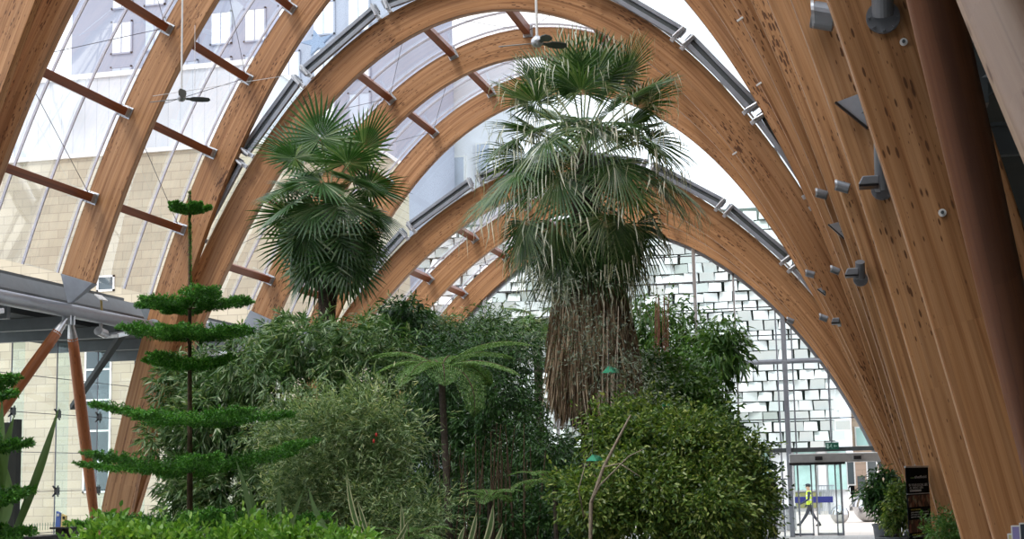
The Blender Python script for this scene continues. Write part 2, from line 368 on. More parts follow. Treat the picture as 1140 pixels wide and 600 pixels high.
# ================================================================= PURLINS + GLAZED BAYS
bays=[(0,19.4,23.5),(0,14.9,19.4),(0,10.4,14.9),(0,6.2,10.4),(0,1.9,6.2),(1,24.0,28.4),(1,28.4,32.65),(2,33.05,37.1),(2,37.1,41.2),(3,41.6,45.6),(3,45.6,49.75)]
spac={0:1.93,1:1.93,2:1.87,3:1.85}
bayname={24.0:'nearest bay',28.4:'second bay',33.05:'middle roof first bay',37.1:'middle roof second bay',41.6:'lowest roof first bay',45.6:'lowest roof second bay',19.4:'bay overhead'}
ordn=['crown','first','second','third','fourth','fifth','sixth']
proto_p={}
wn=3
for (t,Y0,Y1) in bays:
    X,Z,nx,nz,s=profile(t,6.35,6.35,0,.15)
    xs=lambda q,o_: (np.interp(q,s,X)+np.interp(q,s,nx)*o_, np.interp(q,s,Z)+np.interp(q,s,nz)*o_)
    k0=int(max(abs(s[0]),s[-1])//spac[t])
    if t!=0:
      for k in range(-k0,k0+1):
        q=k*spac[t]-(.42*np.sign(k) if t==1 else 0)
        if q<s[0]+.5 or q>s[-1]-.5: continue
        x,z=xs(q,.66); ax,az=np.interp(q,s,nx),np.interp(q,s,nz)
        L=Y1-Y0-TH
        key=round(L,2)
        if key not in proto_p or True:
            side='left' if k<0 else 'right'
            lab='red timber purlin at the crown, %s'%bayname[Y0] if k==0 else 'red timber purlin, %s, %s side, %s down from crown'%(bayname[Y0],side,ordn[abs(k)])
            if key in proto_p:
                th=dup(proto_p[key],(x,Y0+TH,z),label=lab); th.rotation_euler=(0,math.atan2(ax,az),0)
            else:
                th=thing('roof_purlin',(0,0,0),lab,'purlin','timber purlins between the arches')
                mb=MB(); mb.box((0,L/2-.06,0),(.09,L/2-.06,.12)); mb.build('beam',M['purlin'],th,bevel=.008)
                mb=MB(); mb.box((0,L-.08,0),(.10,.085,.13)); mb.box((.0,L-.01,.0),(.13,.012,.16)); mb.tube([(-.125,L-.08,.03),(.125,L-.08,.03)],.018,8); mb.build('bracket',M['galv'],th,bevel=.004)
                mb=MB(); mb.box((0,L/2-.08,.145),(.05,L/2-.08,.025)); mb.build('glazing_packer',M['alu'],th)
                th.location=(x,Y0+TH,z); th.rotation_euler=(0,math.atan2(ax,az),0); proto_p[key]=th
    # glass bay
    st=struct('window_%d'%wn,(0,Y0,0)); wn+=1
    off=T+.10
    n=len(X); vs=[];fs=[]
    for i in range(n): vs+= [(X[i]+nx[i]*off,Y0+.1,Z[i]+nz[i]*off),(X[i]+nx[i]*off,Y1+.1,Z[i]+nz[i]*off)]
    for i in range(n-1): fs.append((i*2,i*2+1,i*2+3,i*2+2))
    MB().add(vs,fs).build('pane',M['glass'],st,smooth=True)
    W=Y1-Y0-TH
    for j in range(4):
        y=Y0+TH+.06+(W-.1)*j/3.0 if j<3 else Y1-.05
        vs=[];fs=[]
        step=2
        idx=list(range(0,n,step))
        for i in idx:
            for (o_,yy) in ((off-.055,-.018),(off-.01,-.025),(off-.01,.025),(off-.055,.018)): vs.append((X[i]+nx[i]*o_,y+yy,Z[i]+nz[i]*o_))
        for i in range(len(idx)-1):
            a=i*4;b=a+4
            fs+=[(a,b,b+1,a+1),(a+1,b+1,b+2,a+2),(a+2,b+2,b+3,a+3),(a+3,b+3,b,a)]
        MB().add(vs,fs).build('glazing_bar',M['bar'],st)
    # thin diagonal bracing rods between purlins
    if t:
        kk=0
        for k in range(-k0,k0):
            qa,qb=k*spac[t],(k+1)*spac[t]
            if t==1: qa-=.42*np.sign(k); qb-=.42*np.sign(k+1)
            if qa<s[0]+.5 or qb>s[-1]-.5: continue
            if k>=1: continue
            xa,za=xs(qa,.66);xb,zb=xs(qb,.66)
            mb=MB()
            a,b=((Vector((xa,Y0+.22,za)),Vector((xb,Y1-.02,zb))) if k%2 else (Vector((xa,Y1-.02,za)),Vector((xb,Y0+.22,zb))))
            mb.tube([a,b],.007,5); o=mb.build('bracing_rod',M['cabled'],origin=a)
            tag(o,'thin tie rod, %s, between %s and %s purlins from crown'%(bayname[Y0],ordn[abs(k+1)],ordn[abs(k)]),'tie rod','diagonal tie rods under the roof glass')
# ================================================================= ROOF STEPS: gable glass and grey vent units
def step(ta,tb,Y,name,nm):
    global wn
    st=struct('window_%d'%wn,(0,Y,0)); wn+=1
    xa=np.linspace(-8.6,8.6,80)
    up=[(x,Y,zin(ta,x)+.05) for x in xa]
    Xo,Zo,_,_,_=profile(tb,0,0,T*.95)
    lo=[(x,Y,float(np.interp(x,Xo,Zo)) if abs(x)<Xo.max() else 0) for x in xa]
    up=[(a[0],a[1],max(a[2],b[2])) for a,b in zip(up,lo)]
    vs=up+lo;n=len(xa)
    MB().add(vs,[(i,i+1,n+i+1,n+i) for i in range(n-1)]).build('pane',M['glassv'],st)
    X,Z,nx,nz,s=profile(tb,6.0,2.2,0,.2)
    k0=6; L=2.25
    for k in range(-7,8):
        q0=k*L; q1=(k+1)*L-.16
        if q0<s[0] or q1>s[-1]: continue
        g=lambda q,o_,y: Vector((np.interp(q,s,X)+np.interp(q,s,nx)*o_, y, np.interp(q,s,Z)+np.interp(q,s,nz)*o_))
        c=g((q0+q1)/2,T+.2,Y-.12)
        side='left' if k<-1 else ('right' if k>0 else 'crown')
        pos={'left':'%s unit left of the crown'%ordn[min(6,-k)], 'right':'%s unit right of the crown'%ordn[min(6,k+1)],'crown':('unit just left of the crown' if k==-1 else 'unit just right of the crown')}[side]
        th=thing('roof_vent',c,'grey vent flap, %s roof step, %s'%(nm,pos),'vent','vent flaps along the roof steps')
        mb=MB()
        mb.beam(g(q0,T+.10,Y-.10),g(q1,T+.10,Y-.10),.10,.10,(0,1,0)); mb.beam(g(q0,T+.31,Y-.06),g(q1,T+.31,Y-.06),.09,.09,(0,1,0))
        mb.beam(g(q0,T+.10,Y-.09),g(q0,T+.31,Y-.09),.06,.08,(0,1,0)); mb.beam(g(q1,T+.10,Y-.09),g(q1,T+.31,Y-.09),.06,.08,(0,1,0))
        mb.build('frame',M['steel'],th,bevel=.006)
        mb=MB(); mb.beam(g(q0+.05,T+.23,Y-.04),g(q1-.05,T+.20,Y-.04),.14,.03,(0,1,0)); mb.build('flap',M['steel_dark'],th)
        for q in (q0+.06,q1-.06):
            mb=MB(); mb.beam(g(q,T-.10,Y-.15),g(q,T+.32,Y-.15),.10,.06,(0,1,0)); mb.tube([g(q-.02,T+.0,Y-.24),g(q+.02,T+.32,Y-.24)],.035,8); mb.build('opener',M['galv'],th,bevel=.005)
step(1,2,32.97,'a','upper'); step(2,3,41.52,'b','lower')
# ================================================================= EAVES ON THE LEFT
def P3(px,py,Y): return P(px,py,Y)
TX,TZ=-8.22,5.80
def tubething(y0,y1,lab):
    th=thing('eaves_tube',(TX,y0,TZ),lab,'steel tube','grey tubes along the eaves')
    mb=MB(); mb.tube([(TX,y0,TZ),(TX,y1,TZ)],.15,20); mb.build('tube',M['steel'],th,smooth=True)
    for y in (y0,y1):
        mb=MB(); mb.tube([(TX,y-.04,TZ),(TX,y+.04,TZ)],.20,20)
        for k in range(8):
            a=2*PI*k/8; mb.tube([(TX+.175*math.cos(a),y-.06,TZ+.175*math.sin(a)),(TX+.175*math.cos(a),y+.06,TZ+.175*math.sin(a))],.012,6)
        mb.build('flange',M['galv'],th)
    return th
tubething(17.2,32.3,'long grey steel tube at the left eaves, ending at the tall arch')
th=tubething(-4,9.6,'grey steel eaves tube on the right above the camera, outside the photo'); th.location=(8.22,-4,TZ)
tubething(33.6,41.1,'short grey steel tube at the eaves behind the Norfolk pine')
# V struts on the left: node under each shoe
def strut(a,b,r,lab,grp,mat='strut'):
    a=Vector(a);b=Vector(b); th=thing('raking_strut',a,lab,'strut',grp)
    mb=MB(); n=12; pts=[a.lerp(b,i/n) for i in range(n+1)]; rr=[r*(.62+.38*math.sin(PI*min(1,max(0,(i/n)*.9+.08)))**.6) for i in range(n+1)]
    mb.tube(pts[1:],rr[1:],20); mb.build('timber_pole',M[mat],th,smooth=True)
    d=(b-a).normalized()
    mb=MB(); mb.tube([a,pts[1]+d*.05],[.045,rr[1]*1.04],12); mb.box(a,(.10,.02,.12)); mb.build('steel_tip',M['galv'],th)
    return th
GL='raking timber struts under the left eaves'
nodes=[(24.0,'nearer'),(28.4,'middle'),(37.1,'farther')]
bB=P(107,592,30.4); bA=P(-62,545,26.4)
strut((-8.22,28.35,5.62),bA,.125,'round timber strut leaning towards the left edge from under the steel shoe',GL)
strut((-8.22,28.50,5.62),bB,.125,'round timber strut dropping nearly straight from the steel shoe to beside the tall arch foot',GL)
strut((-8.22,37.0,5.62),(-8.6,34.6,.9),.125,'round timber strut half hidden behind the foot of the tall arch',GL)
strut((-8.22,24.1,5.62),(-8.5,26.2,.6),.125,'round timber strut outside the left edge of the photo',GL) if False else None
# gutter beam and canopy over the side passage
th=thing('gutter_beam',(-8.7,17,6.1),'dark grey gutter beam above the eaves tube on the left','beam')
for (y0,y1) in ((17.2,32.6),(33.5,49.6)):
    mb=MB(); mb.prism([(-8.62,y0,6.02),(-8.62,y0,6.10),(-8.78,y0,6.42),(-9.3,y0,6.52),(-9.3,y0,6.02)],(0,y1-y0,0)); mb.build('fascia',M['gutter'],th)
    mb=MB(); mb.box2((-8.66,y0,5.96),(-8.54,y1,6.03)); mb.box2((-9.28,y0,6.50),(-9.15,y1,6.58)); mb.build('edge_trim',M['steel_dark'],th)
th=thing('canopy',(-10,17,5.5),'dark flat canopy roof over the side passage on the left','canopy')
mb=MB(); mb.box2((-12.2,17.2,5.72),(-9.1,49.6,5.92)); mb.build('roof_slab',M['soffit'],th)
for i,y in enumerate((20.0,22.2,24.4,26.6,28.8,31,34,37,40,43,46)):
    mb=MB(); mb.box2((-12.1,y-.06,5.46),(-8.5,y+.06,5.73)); mb.build('rib',M['gutter'],th)
th['_x']=1; del th['_x']
mb=MB(); mb.beam((-8.25,31.1,5.72),(-11.5,34.4,4.1),.13,.13); tag(mb.build('brace',M['soffit'],origin=(-8.25,31.1,5.72)),'dark steel brace slanting down under the canopy by the tall arch','brace')
# lights mounted on the eaves tube
def eaves_light(y,lab):
    th=thing('floodlight',(TX,y,TZ),lab,'lamp','floodlights along the eaves tube')
    mb=MB(); mb.tube([(TX+.02,y-.25,TZ-.32),(TX+.02,y+.05,TZ-.36)],.10,14); mb.tube([(TX,y-.1,TZ-.12),(TX,y-.1,TZ-.30)],.04,8); mb.build('body',M['galv'],th,smooth=False)
    mb=MB(); mb.box((TX+.16,y+.35,TZ-.36),(.16,.26,.05),Matrix.Rotation(.18,3,'X')); mb.build('reflector',M['galv'],th,bevel=.02)
    mb=MB(); mb.box((TX+.05,y-.2,TZ+.42),(.10,.16,.012),Matrix.Rotation(.7,3,'Y')); mb.build('flag_plate',M['white'],th)
    mb=MB(); mb.beam((TX+.02,y-.1,TZ+.14),(TX+.05,y-.2,TZ+.40),.05,.02); mb.build('arm',plainY,th)
plainY=plain('brass_arm',(.45,.33,.12),.4,.5)
eaves_light(24.9,'floodlight under the grey eaves tube near the left edge'); eaves_light(29.9,'floodlight under the grey eaves tube between the shoe and the tall arch'); eaves_light(35.2,'floodlight under the short eaves tube behind the Norfolk pine')
# ---- left glass screen with spider fittings
st=struct('window_1',(-11.6,17,0))
SX=-11.6
MB().add([(SX,17,0),(SX,49.5,0),(SX,49.5,5.72),(SX,17,5.72)],[(0,1,2,3)]).build('pane',M['glassv'],st)
sy=list(np.arange(25.6,49,2.05))
for y in sy:
    mb=MB(); mb.box2((SX+.02,y-.01,0),(SX+.34,y+.01,5.7)); mb.build('glass_fin',M['glassv'],st)
    mb=MB(); mb.box2((SX-.012,y-.012,0),(SX+.012,y+.012,5.72)); mb.build('joint',M['cabled'],st)
    mb=MB()
    for z in (3.9,2.0,.35):
        for sy_ in (-1,1):
            for sz in (-1,1): mb.beam((SX+.05,y,z),(SX+.02,y+sy_*.13,z+sz*.13),.03,.03); 
            
        mb.box((SX+.06,y,z),(.05,.05,.09))
    mb.build('spider_fitting',M['black'],st)
mb=MB()
for z in (1.0,2.0,2.95,3.9,4.8): mb.box2((SX-.008,17,z-.008),(SX+.008,49.5,z+.008))
mb.build('joint',M['cabled'],st)
mb=MB()
for z in (1.15,.35):
    for i in range(150):
        y=24+i*.12; mb.box2((SX+.012,y,z-.09),(SX+.016,y+.018,z+.09))
mb.build('safety_marking',plain('green_marking',(.05,.22,.14),.5),st)
# ================================================================= FLOOR, GALLERY ON THE RIGHT
tag(MB().box2((-14,-6,-.2),(17,50.3,0)).build('floor',M['floor']),kind='structure')
g=struct('wall_right',(13,0,0))
rb=thing('hotel_building',(20,20,0),'unseen dark plain building added behind the side gallery to block low sky','building'); mb=MB(); mb.box2((15,-8,0),(22,55,21)); mb.build('wall',M['brownstone'],rb)  # unseen neighbour, added to block low sky from the right
wb=struct('wall_back_light_block',(0,-6,0)); mb=MB(); mb.box2((-12.4,-6.3,0),(14.4,-6.05,19)); mb.build('light_block_wall',M['gallery'],wb)  # unseen wall added to stop light from behind; near-black to cut bounce
wl=struct('wall_left_light_block',(-12.2,-6,0)); MB().box2((-12.3,-6,0),(-12.1,21.5,5.7)).build('light_block_side',M['brownstone'],wl)  # unseen solid wall added to stop horizon light entering at the left
tag(MB().box2((-70,-10,-.3),(-14,50.3,-.02)).build('floor',M['paving']),kind='structure')
mb=MB(); mb.box2((14.2,-6,0),(14.4,50,6.6)); mb.box2((10.3,49.6,0),(14.4,49.8,6.6)); mb.box2((9.4,-6.2,0),(14.4,-6,6.6)); mb.build('gallery_wall',M['gallery'],g)
c=struct('ceiling',(12,0,6.4)); MB().box2((8.4,-6,6.45),(14.4,50,6.62)).build('gallery_ceiling',M['gallery'],c)
mb=MB()
for z in (3.0,4.3): mb.box2((13.9,-6,z),(14.2,50,z+.45))
mb.build('rail_band',plain('dark_green_band',(.10,.12,.10),.6),g)
for y,lab in ((9.5,'nearest dark steel beam under the gallery roof at right'),(12.2,'second dark steel beam under the gallery roof at right'),(15.4,'third dark steel beam under the gallery roof at right')):
    mb=MB(); mb.box2((8.9,y,5.2),(14.1,y+.12,5.24)); mb.box2((8.9,y,5.5),(14.1,y+.12,5.54)); mb.box2((8.9,y+.05,5.2),(14.1,y+.07,5.54))
    tag(mb.build('gallery_beam',M['steel_dark'],origin=(8.9,y,5.2)),lab,'beam','steel beams of the side gallery')
c_=P(1086,104,9.4); mb=MB(); mb.tube([c_,c_+Vector((.22,0,.14))],.06,12); mb.box(c_,(.07,.07,.08)); mb.tube([c_+Vector((.22,0,.14)),c_+Vector((1.7,-.2,1.0))],.045,12)
tag(mb.build('steel_bracket',M['steel_dark'],origin=c_),'dark steel bracket in the shadow beyond the round strut at right','bracket')
GR='raking timber struts at the right edge'
a=P(1040,0,6.5); b=P(1122+24,460,8.0); dA=(a-b)
top=a+dA*1.0
strut(top,b+(b-a)*.55,.115,'dark round timber strut just right of the nearest arch leg, full height',GR,'strut_shaded')
a=P(1119,0,3.4); b=P(1190,150,3.05); top=a+(a-b)*2.5
strut(top,b+(b-a)*4.5,.10,'pale round timber strut cutting the top right corner',GR,'strut_pale')
# ================================================================= END WALL
YE=50.05
st=struct('window_2',(0,YE,0))
xs_=np.linspace(-9.25,9.25,90)
up=[(x,YE,max(.02,zin(3,x)+.1)) for x in xs_]; lo=[(x,YE,2.75 if 5.6<x<8.8 else 0.0) for x in xs_]
up=[(a[0],a[1],max(a[2],b[2]+.01)) for a,b in zip(up,lo)]
n=len(xs_); MB().add(up+lo,[(i,i+1,n+i+1,n+i) for i in range(n-1)]).build('pane',M['glassv'],st)
def px2x(px,py): return P(px,py,YE).x
def topz(x): return zin(3,x)+.08
for (px,py,w,d,mt) in ((876,450,.16,.24,'steel'),(867.5,450,.05,.10,'steel'),(884.5,450,.05,.10,'steel'),(821,420,.07,.12,'alu'),(776,380,.12,.14,'alu'),(924,460,.05,.08,'steel'),(541,345,.16,.2,'alu'),(700,400,.09,.12,'alu'),(620,400,.12,.14,'alu')):
    x=px2x(px,py); z1=topz(x); mb=MB(); z0=2.75 if px==924 else 0
    mb.box2((x-w/2,YE-d,z0),(x+w/2,YE,z1)); mb.build('mullion',M[mt],st,bevel=.01)
zt=5.7
mb=MB(); mb.tube([(-7.9,YE-.16,zt),(7.95,YE-.16,zt)],.085,12); mb.build('transom',M['steel'],st)
mb=MB(); mb.box2((-9,YE-.14,2.72),(8.75,YE+.05,2.86)); mb.build('transom',M['steel_dark'],st,bevel=.01)
mb=MB()
for z in (3.8,4.75,6.6,7.55,8.5,9.4,10.1):
    xm=[x for x in np.linspace(0,9,200) if zin(3,x)>z][-1]; mb.box2((-xm,YE-.02,z-.018),(xm,YE+.02,z+.018))
for z in (.9,1.85): mb.box2((-9,YE-.02,z-.015),(5.5,YE+.02,z+.015))
mb.build('glazing_joint',M['cabled'],st)
# curved edge frame
X,Z,nx,nz,s=profile(3,0,0,0); vs=[];fs=[]
for i in range(len(X)):
    for (o_,y) in ((-.10,YE-.12),(.05,YE-.12),(.05,YE+.05),(-.10,YE+.05)): vs.append((X[i]+nx[i]*o_,y,Z[i]+nz[i]*o_))
for i in range(len(X)-1):
    a=i*4;b=a+4; fs+=[(a,b,b+1,a+1),(a+1,b+1,b+2,a+2),(a+2,b+2,b+3,a+3),(a+3,b+3,b,a)]
MB().add(vs,fs).build('curved_frame',M['steel'],st)
# lower step frame trusses near tier 3 foot on the left are built by step()
# automatic doors: canopy head, glass leaves
dr=struct('door_1',(7.2,YE,0))
x0,x1=px2x(881,550),px2x(973,520)
mb=MB(); mb.box2((x0,YE-.45,2.36),(8.75,YE+.15,2.66)); mb.build('door_head',M['alu'],dr,bevel=.02)
mb=MB(); mb.box2((x0,YE-.47,2.30),(x1-.9,YE-.3,2.37)); mb.build('track',M['black'],dr)
for xx in (x0+.95,px2x(955,515)):
    mb=MB(); mb.box((xx,YE-.5,2.50),(.12,.05,.06)); mb.build('sensor',M['black'],dr,bevel=.01)
def leaf(xa,xb,y,nm,mt='steel'):
    mb=MB(); w=.045
    for x in (xa,xb): mb.box2((x-w/2,y-.03,0.02),(x+w/2,y+.03,2.36))
    mb.box2((xa,y-.03,.02),(xb,y+.03,.10)); mb.box2((xa,y-.03,2.28),(xb,y+.03,2.36)); fr=mb.build(nm,M[mt],dr)
    MB().add([(xa,y,.1),(xb,y,.1),(xb,y,2.3),(xa,y,2.3)],[(0,1,2,3)]).build('pane',M['glassv'],dr)
leaf(x0,px2x(904.5,560),YE-.02,'door_leaf'); leaf(px2x(909.5,560),px2x(937,560),YE+.08,'door_leaf','alu'); leaf(px2x(931.5,560),px2x(938,560),YE-.10,'door_leaf'); leaf(px2x(981,560),px2x(1003,560),YE,'door_leaf')
# exit sign
th=thing('exit_sign',(px2x(926,497),YE-.3,2.9),'small green emergency exit sign hanging above the glass doors','sign')
c=P(926.5,496.5,YE-.3)
mb=MB(); mb.box(c,(.21,.03,.11)); mb.build('sign_box',plain('exit_green',(.01,.12,.075),.4,emit=None),th,bevel=.008)
wt=plain('sign_white',(.5,.75,.65),.5,emit=None)
mb=MB()
# running figure, arrow and door pictogram
q=lambda x,z: c+Vector((x,-.036,z))
mb.sphere(q(-.03,.06),.013,8); mb.beam(q(-.03,.045),q(-.04,.0),.022,.006,(0,1,0)); mb.beam(q(-.04,.0),q(-.075,-.03),.014,.006,(0,1,0)); mb.beam(q(-.075,-.03),q(-.10,-.02),.012,.006,(0,1,0)); mb.beam(q(-.04,.0),q(-.01,-.035),.014,.006,(0,1,0)); mb.beam(q(-.01,-.035),q(-.015,-.07),.012,.006,(0,1,0)); mb.beam(q(-.032,.035),q(-.065,.01),.01,.006,(0,1,0)); mb.beam(q(-.032,.035),q(.0,.015),.01,.006,(0,1,0))
mb.box(q(-.14,0),(.025,.004,.075)); mb.beam(q(.06,0),q(.16,0),.02,.006,(0,1,0)); mb.beam(q(.055,0),q(.09,.035),.018,.006,(0,1,0)); mb.beam(q(.055,0),q(.09,-.035),.018,.006,(0,1,0))
mb.build('pictogram',wt,th)
for dx in (-.02,.02): mb=MB(); mb.tube([c+Vector((dx,0,.11)),c+Vector((dx,0,2.8))],.008,6); mb.build('hanger',M['cabled'],th)
# ================================================================= LAMPS ON THE RIGHT ARCHES
def onface(px,py,Y): return P(px,py,Y)
def cyl_lamp(px,py,Y,w,lab,asp=.8):
    c=onface(px,py,Y-.22); r=w*asp*(Y)/F/2*1.05; L=w*(Y)/F*.5
    th=thing('uplighter',c,lab,'lamp','round uplighters on the right-hand arches')
    mb=MB(); mb.tube([c+Vector((-L,0,.03)),c+Vector((L,0,-.03))],[r,r],20); mb.build('body',M['lamp'],th,bevel=.006)
    mb=MB(); mb.tube([c+Vector((-L-.01,0,.03)),c+Vector((-L+.02,0,.03))],r*1.05,20); mb.build('rim',M['galv'],th)
    mb=MB(); mb.beam(c,c+Vector((.02,.24,0)),.06,.06); mb.build('bracket',M['steel_dark'],th)
A1,A2,A3,A4,A5=14.9,19.4,24,28.4,32.65
cyl_lamp(917,18,14.9,24,'large round grey lamp at the top, left of the big flanged post',1.2)
for (px,py,Y,w,lab) in ((915,216,24,12,'round grey lamp, left one of the upper pair beside the small box light'),(938,208,19.4,14,'round grey lamp, right one of the upper pair beside the small box light'),
    (902,305,32.65,9,'round grey lamp, left one of the middle row of three lamps'),(930,301,24,9,'round grey lamp, centre one of the middle row of three lamps'),
    (880,357,33.05,7,'tiny round lamp lowest and farthest left, at the edge of the glazed wall'),(917,354,28.4,8,'small round lamp beside the little triangular plate low on the arches')):
    cyl_lamp(px,py,Y,w,lab)
def box_lamp(px,py,Y,w,h,lab):
    c=onface(px,py,Y-.25); s=(Y)/F
    th=thing('box_floodlight',c,lab,'lamp','box floodlights on the right-hand arches')
    mb=MB(); W=w*s/2;Hh=h*s/2
    mb.prism([c+Vector((-W,-.1,-Hh)),c+Vector((W,-.1,-Hh)),c+Vector((W,-.1,Hh)),c+Vector((-W*.55,-.1,Hh))],(0,.2,0)); mb.build('housing',M['lamp'],th,bevel=.01)
    mb=MB(); mb.box(c+Vector((0,0,-Hh-.01)),(W*.95,.09,.012)); mb.build('lens',M['black'],th)
    mb=MB(); mb.beam(c+Vector((W*.6,0,0)),c+Vector((W*.9,.24,-.05)),.05,.05); mb.build('bracket',M['galv'],th)
box_lamp(967,202,14.9,22,9,'grey box floodlight on the lower flanged post'); box_lamp(948,303,19.4,15,7,'grey box floodlight, right one of the middle row of lamps'); box_lamp(930,357,24,9,5,'tiny wedge lamp low on the pale arch')
def post(px,py,Y,r,lab,L=1.3):
    c=onface(px,py,Y); th=thing('flanged_post',c,lab,'post','flanged steel posts on the right-hand arches')
    d=Vector((.02,-.55,.8)).normalized()
    mb=MB(); n=Vector((0,-1,0)); mb.tube([c+Vector((0,0.0,0)),c+Vector((0,-.03,0))],r*1.55,24)
    for k in range(8):
        a=2*PI*k/8; q=c+Vector((r*1.3*math.cos(a),-.03,r*1.3*math.sin(a))); mb.tube([q,q+Vector((0,-.02,0))],.012,6)
    mb.build('flange',M['lamp'],th)
    mb=MB(); mb.tube([c+Vector((0,-.01,.02)),c+d*L],r,20); mb.build('tube',M['lamp'],th,smooth=False)
post(983,20,10.4,.075,'thick dark post with a bolted round flange at the top of the photo',.9); post(982,211,14.9,.07,'grey post with a round flange in mid height, carrying the box light',.75); post(958,311,19.4,.06,'small flange and post under the middle box light',.25)
def triplate(pts,Y,lab):
    p=[onface(a,b,Y-.12) for a,b in pts]; th=thing('reflector_plate',p[0],lab,'reflector','triangular reflector plates on the right-hand arches')
    mb=MB(); mb.prism(p,(0,.015,0)); mb.build('plate',plain('plate_pale%d'%int(pts[0][0]),(.5,.56,.64),.25,.5),th)
    mb=MB(); mb.beam(p[0],p[2],.022,.05,(0,1,0)); mb.build('edge',M['black'],th)
    c=(p[1]+p[2])/2; mb=MB(); mb.beam(c,c+Vector((.02,.14,-.02)),.05,.05); mb.build('arm',M['steel_dark'],th)
triplate([(930,114),(957,104),(966,143)],14.9,'large triangular reflector plate high on the pale arch')
triplate([(922,250),(934,247),(940,266)],24,'small triangular reflector plate below the upper pair of lamps')
triplate([(910,322),(914,320),(919,329)],28.4,'tiny triangular reflector plate below the left middle lamp')
for px,py,Y,lab in ((1006,47,10.4,'round white cap with a bolt high on the nearest arch leg'),(1049,237,10.4,'round white cap with a bolt at mid height on the nearest arch leg')):
    c=onface(px,py,Y); th=thing('bolt_cap',c,lab,'bolt cap','white bolt caps on the nearest arch leg')
    mb=MB(); mb.tube([c,c+Vector((0,-.012,0))],.027,20); mb.build('washer',M['white'],th); mb=MB(); mb.tube([c,c+Vector((0,-.035,0))],.012,6); mb.build('nut',M['steel_dark'],th)
for px,py,Y,lab in ((824,22,24.0,'small white metal clip on the reddish arch, upper one'),(845,94,28.4,'small white metal clip on the reddish arch, lower one'),(818,171,33.0,'tiny white metal clip on the inside edge of the middle roof arch')):
    c=onface(px,py,Y); mb=MB(); mb.beam(c+Vector((-.05,-.03,-.03)),c+Vector((.05,-.03,.03)),.035,.03,(0,1,0)); tag(mb.build('metal_clip',M['white'],origin=c,bevel=.004),lab,'clip','white clips on the right-hand arches')
# ================================================================= CEILING FANS
def fan(px,py,Y,lab,angs,R_=.5,tilt=0):
    c=P(px,py,Y); th=thing('hanging_fan',c,lab,'ceiling fan','ceiling fans hanging on long rods')
    zt=zin(1,c.x)+.7
    mb=MB(); mb.tube([c+Vector((0,0,.05)),Vector((c.x,c.y,zt))],.018,8); mb.build('down_rod',M['white'],th)
    mb=MB(); mb.lathe(c,[(.0,-.07),(.05,-.06),(.085,-.02),(.085,.03),(.05,.07),(.02,.10),(.0,.11)],20); mb.build('motor',M['galv'],th,smooth=True)
    for k,(a,l) in enumerate(angs):
        a=math.radians(a); d=Vector((math.cos(a),math.sin(a),0)); n=Vector((-d.y,d.x,-.35)).normalized()
        p0=c+d*.07; mb=MB(); pr=[(.05,.025),(.14,.03),(.2,.065),(l*.75,.075),(l,.055),(l+.03,.0)]
        vs=[]
        for u,w in pr: vs.append(c+d*u+n*w-Vector((0,0,.02)))
        for u,w in reversed(pr[:-1]): vs.append(c+d*u-n*w-Vector((0,0,.02)))
        mb.prism(vs,(0,0,.012)); mb.build('blade',M['black_green'],th)
M['black_green']=plain('fan_blade_grey',(.07,.08,.075),.4)
fan(202,109,24.0,'three bladed ceiling fan on a white rod in front of the left roof glass',[(175,.62),(28,.48),(-62,.62)])
fan(598,47,19.5,'three bladed ceiling fan hanging against the top of the tall palm',[(180,.52),(35,.42),(-50,.35)])
# thin tension wires
for a,b,lab in ((P(170,107,26),P(320,84,30),'thin pale wire running from the left fan to the second arch'),(P(217,28,28.3),P(217,100,28.3),'short thin vertical wire beside the left fan')):
    mb=MB(); mb.tube([a,b],.006,5); tag(mb.build('wire',M['cable'],origin=a),lab,'wire','thin wires under the roof')
# ================================================================= OUTSIDE
tag(MB().add([(-60,50.3,-.02),(60,50.3,-.02),(60,58,-.14),(-60,58,-.14),(60,160,-.2),(-60,160,-.2)],[(0,1,2,3),(3,2,4,5)]).build('floor',M['paving']),kind='structure')
def wall_windows(th,Y,rects,frame='white',glass='window',depth=.12):
    for (xa,za,xb,zb,nv,nh) in rects:
        mb=MB(); w=.09
        mb.box2((xa,Y-.06,za),(xa+w,Y+.02,zb)); mb.box2((xb-w,Y-.06,za),(xb,Y+.02,zb)); mb.box2((xa,Y-.06,za),(xb,Y+.02,za+w)); mb.box2((xa,Y-.06,zb-w),(xb,Y+.02,zb))
        for i in range(1,nh+1): z=za+(zb-za)*i/(nh+1); mb.box2((xa,Y-.05,z-w/2),(xb,Y+.02,z+w/2))
        for i in range(1,nv+1): x=xa+(xb-xa)*i/(nv+1); mb.box2((x-w/2,Y-.05,za),(x+w/2,Y+.02,zb))
        fr=mb.build('window',M[frame],th)
        mb=MB(); mb.box2((xa+.02,Y-.03,za+.02),(xb-.02,Y-.015,zb-.02)); mb.build('pane',M[glass],fr)
YS=62.0
th=thing('stone_building',(-22,YS,0),'pale stone block building with tall dark windows behind the left eaves','building')
mb=MB(); mb.box2((-46,YS,-.3),(-13.5,YS+8,17.4)); mb.build('wall',M['stone'],th)
mb=MB(); mb.box2((-46,YS-.15,17.35),(-13.4,YS+8,17.55)); mb.build('coping',M['white'],th)
mb=MB(); mb.box2((-46,YS+1.2,17.5),(-18.5,YS+8,21.6)); mb.build('clad_storey',M['cladding'],th)
mb=MB(); mb.box2((-46,YS+1.1,21.5),(-18.4,YS+8,21.75)); mb.build('parapet',M['white'],th)
a=P(92,549,YS);b=P(125,384,YS); c1=P(93,445,YS)
wall_windows(th,YS,[(a.x,a.z,b.x-.0,b.z+.3,0,4),(P(108,325,YS).x,P(108,325,YS).z,P(128,306,YS).x,P(128,306,YS).z,0,0)])
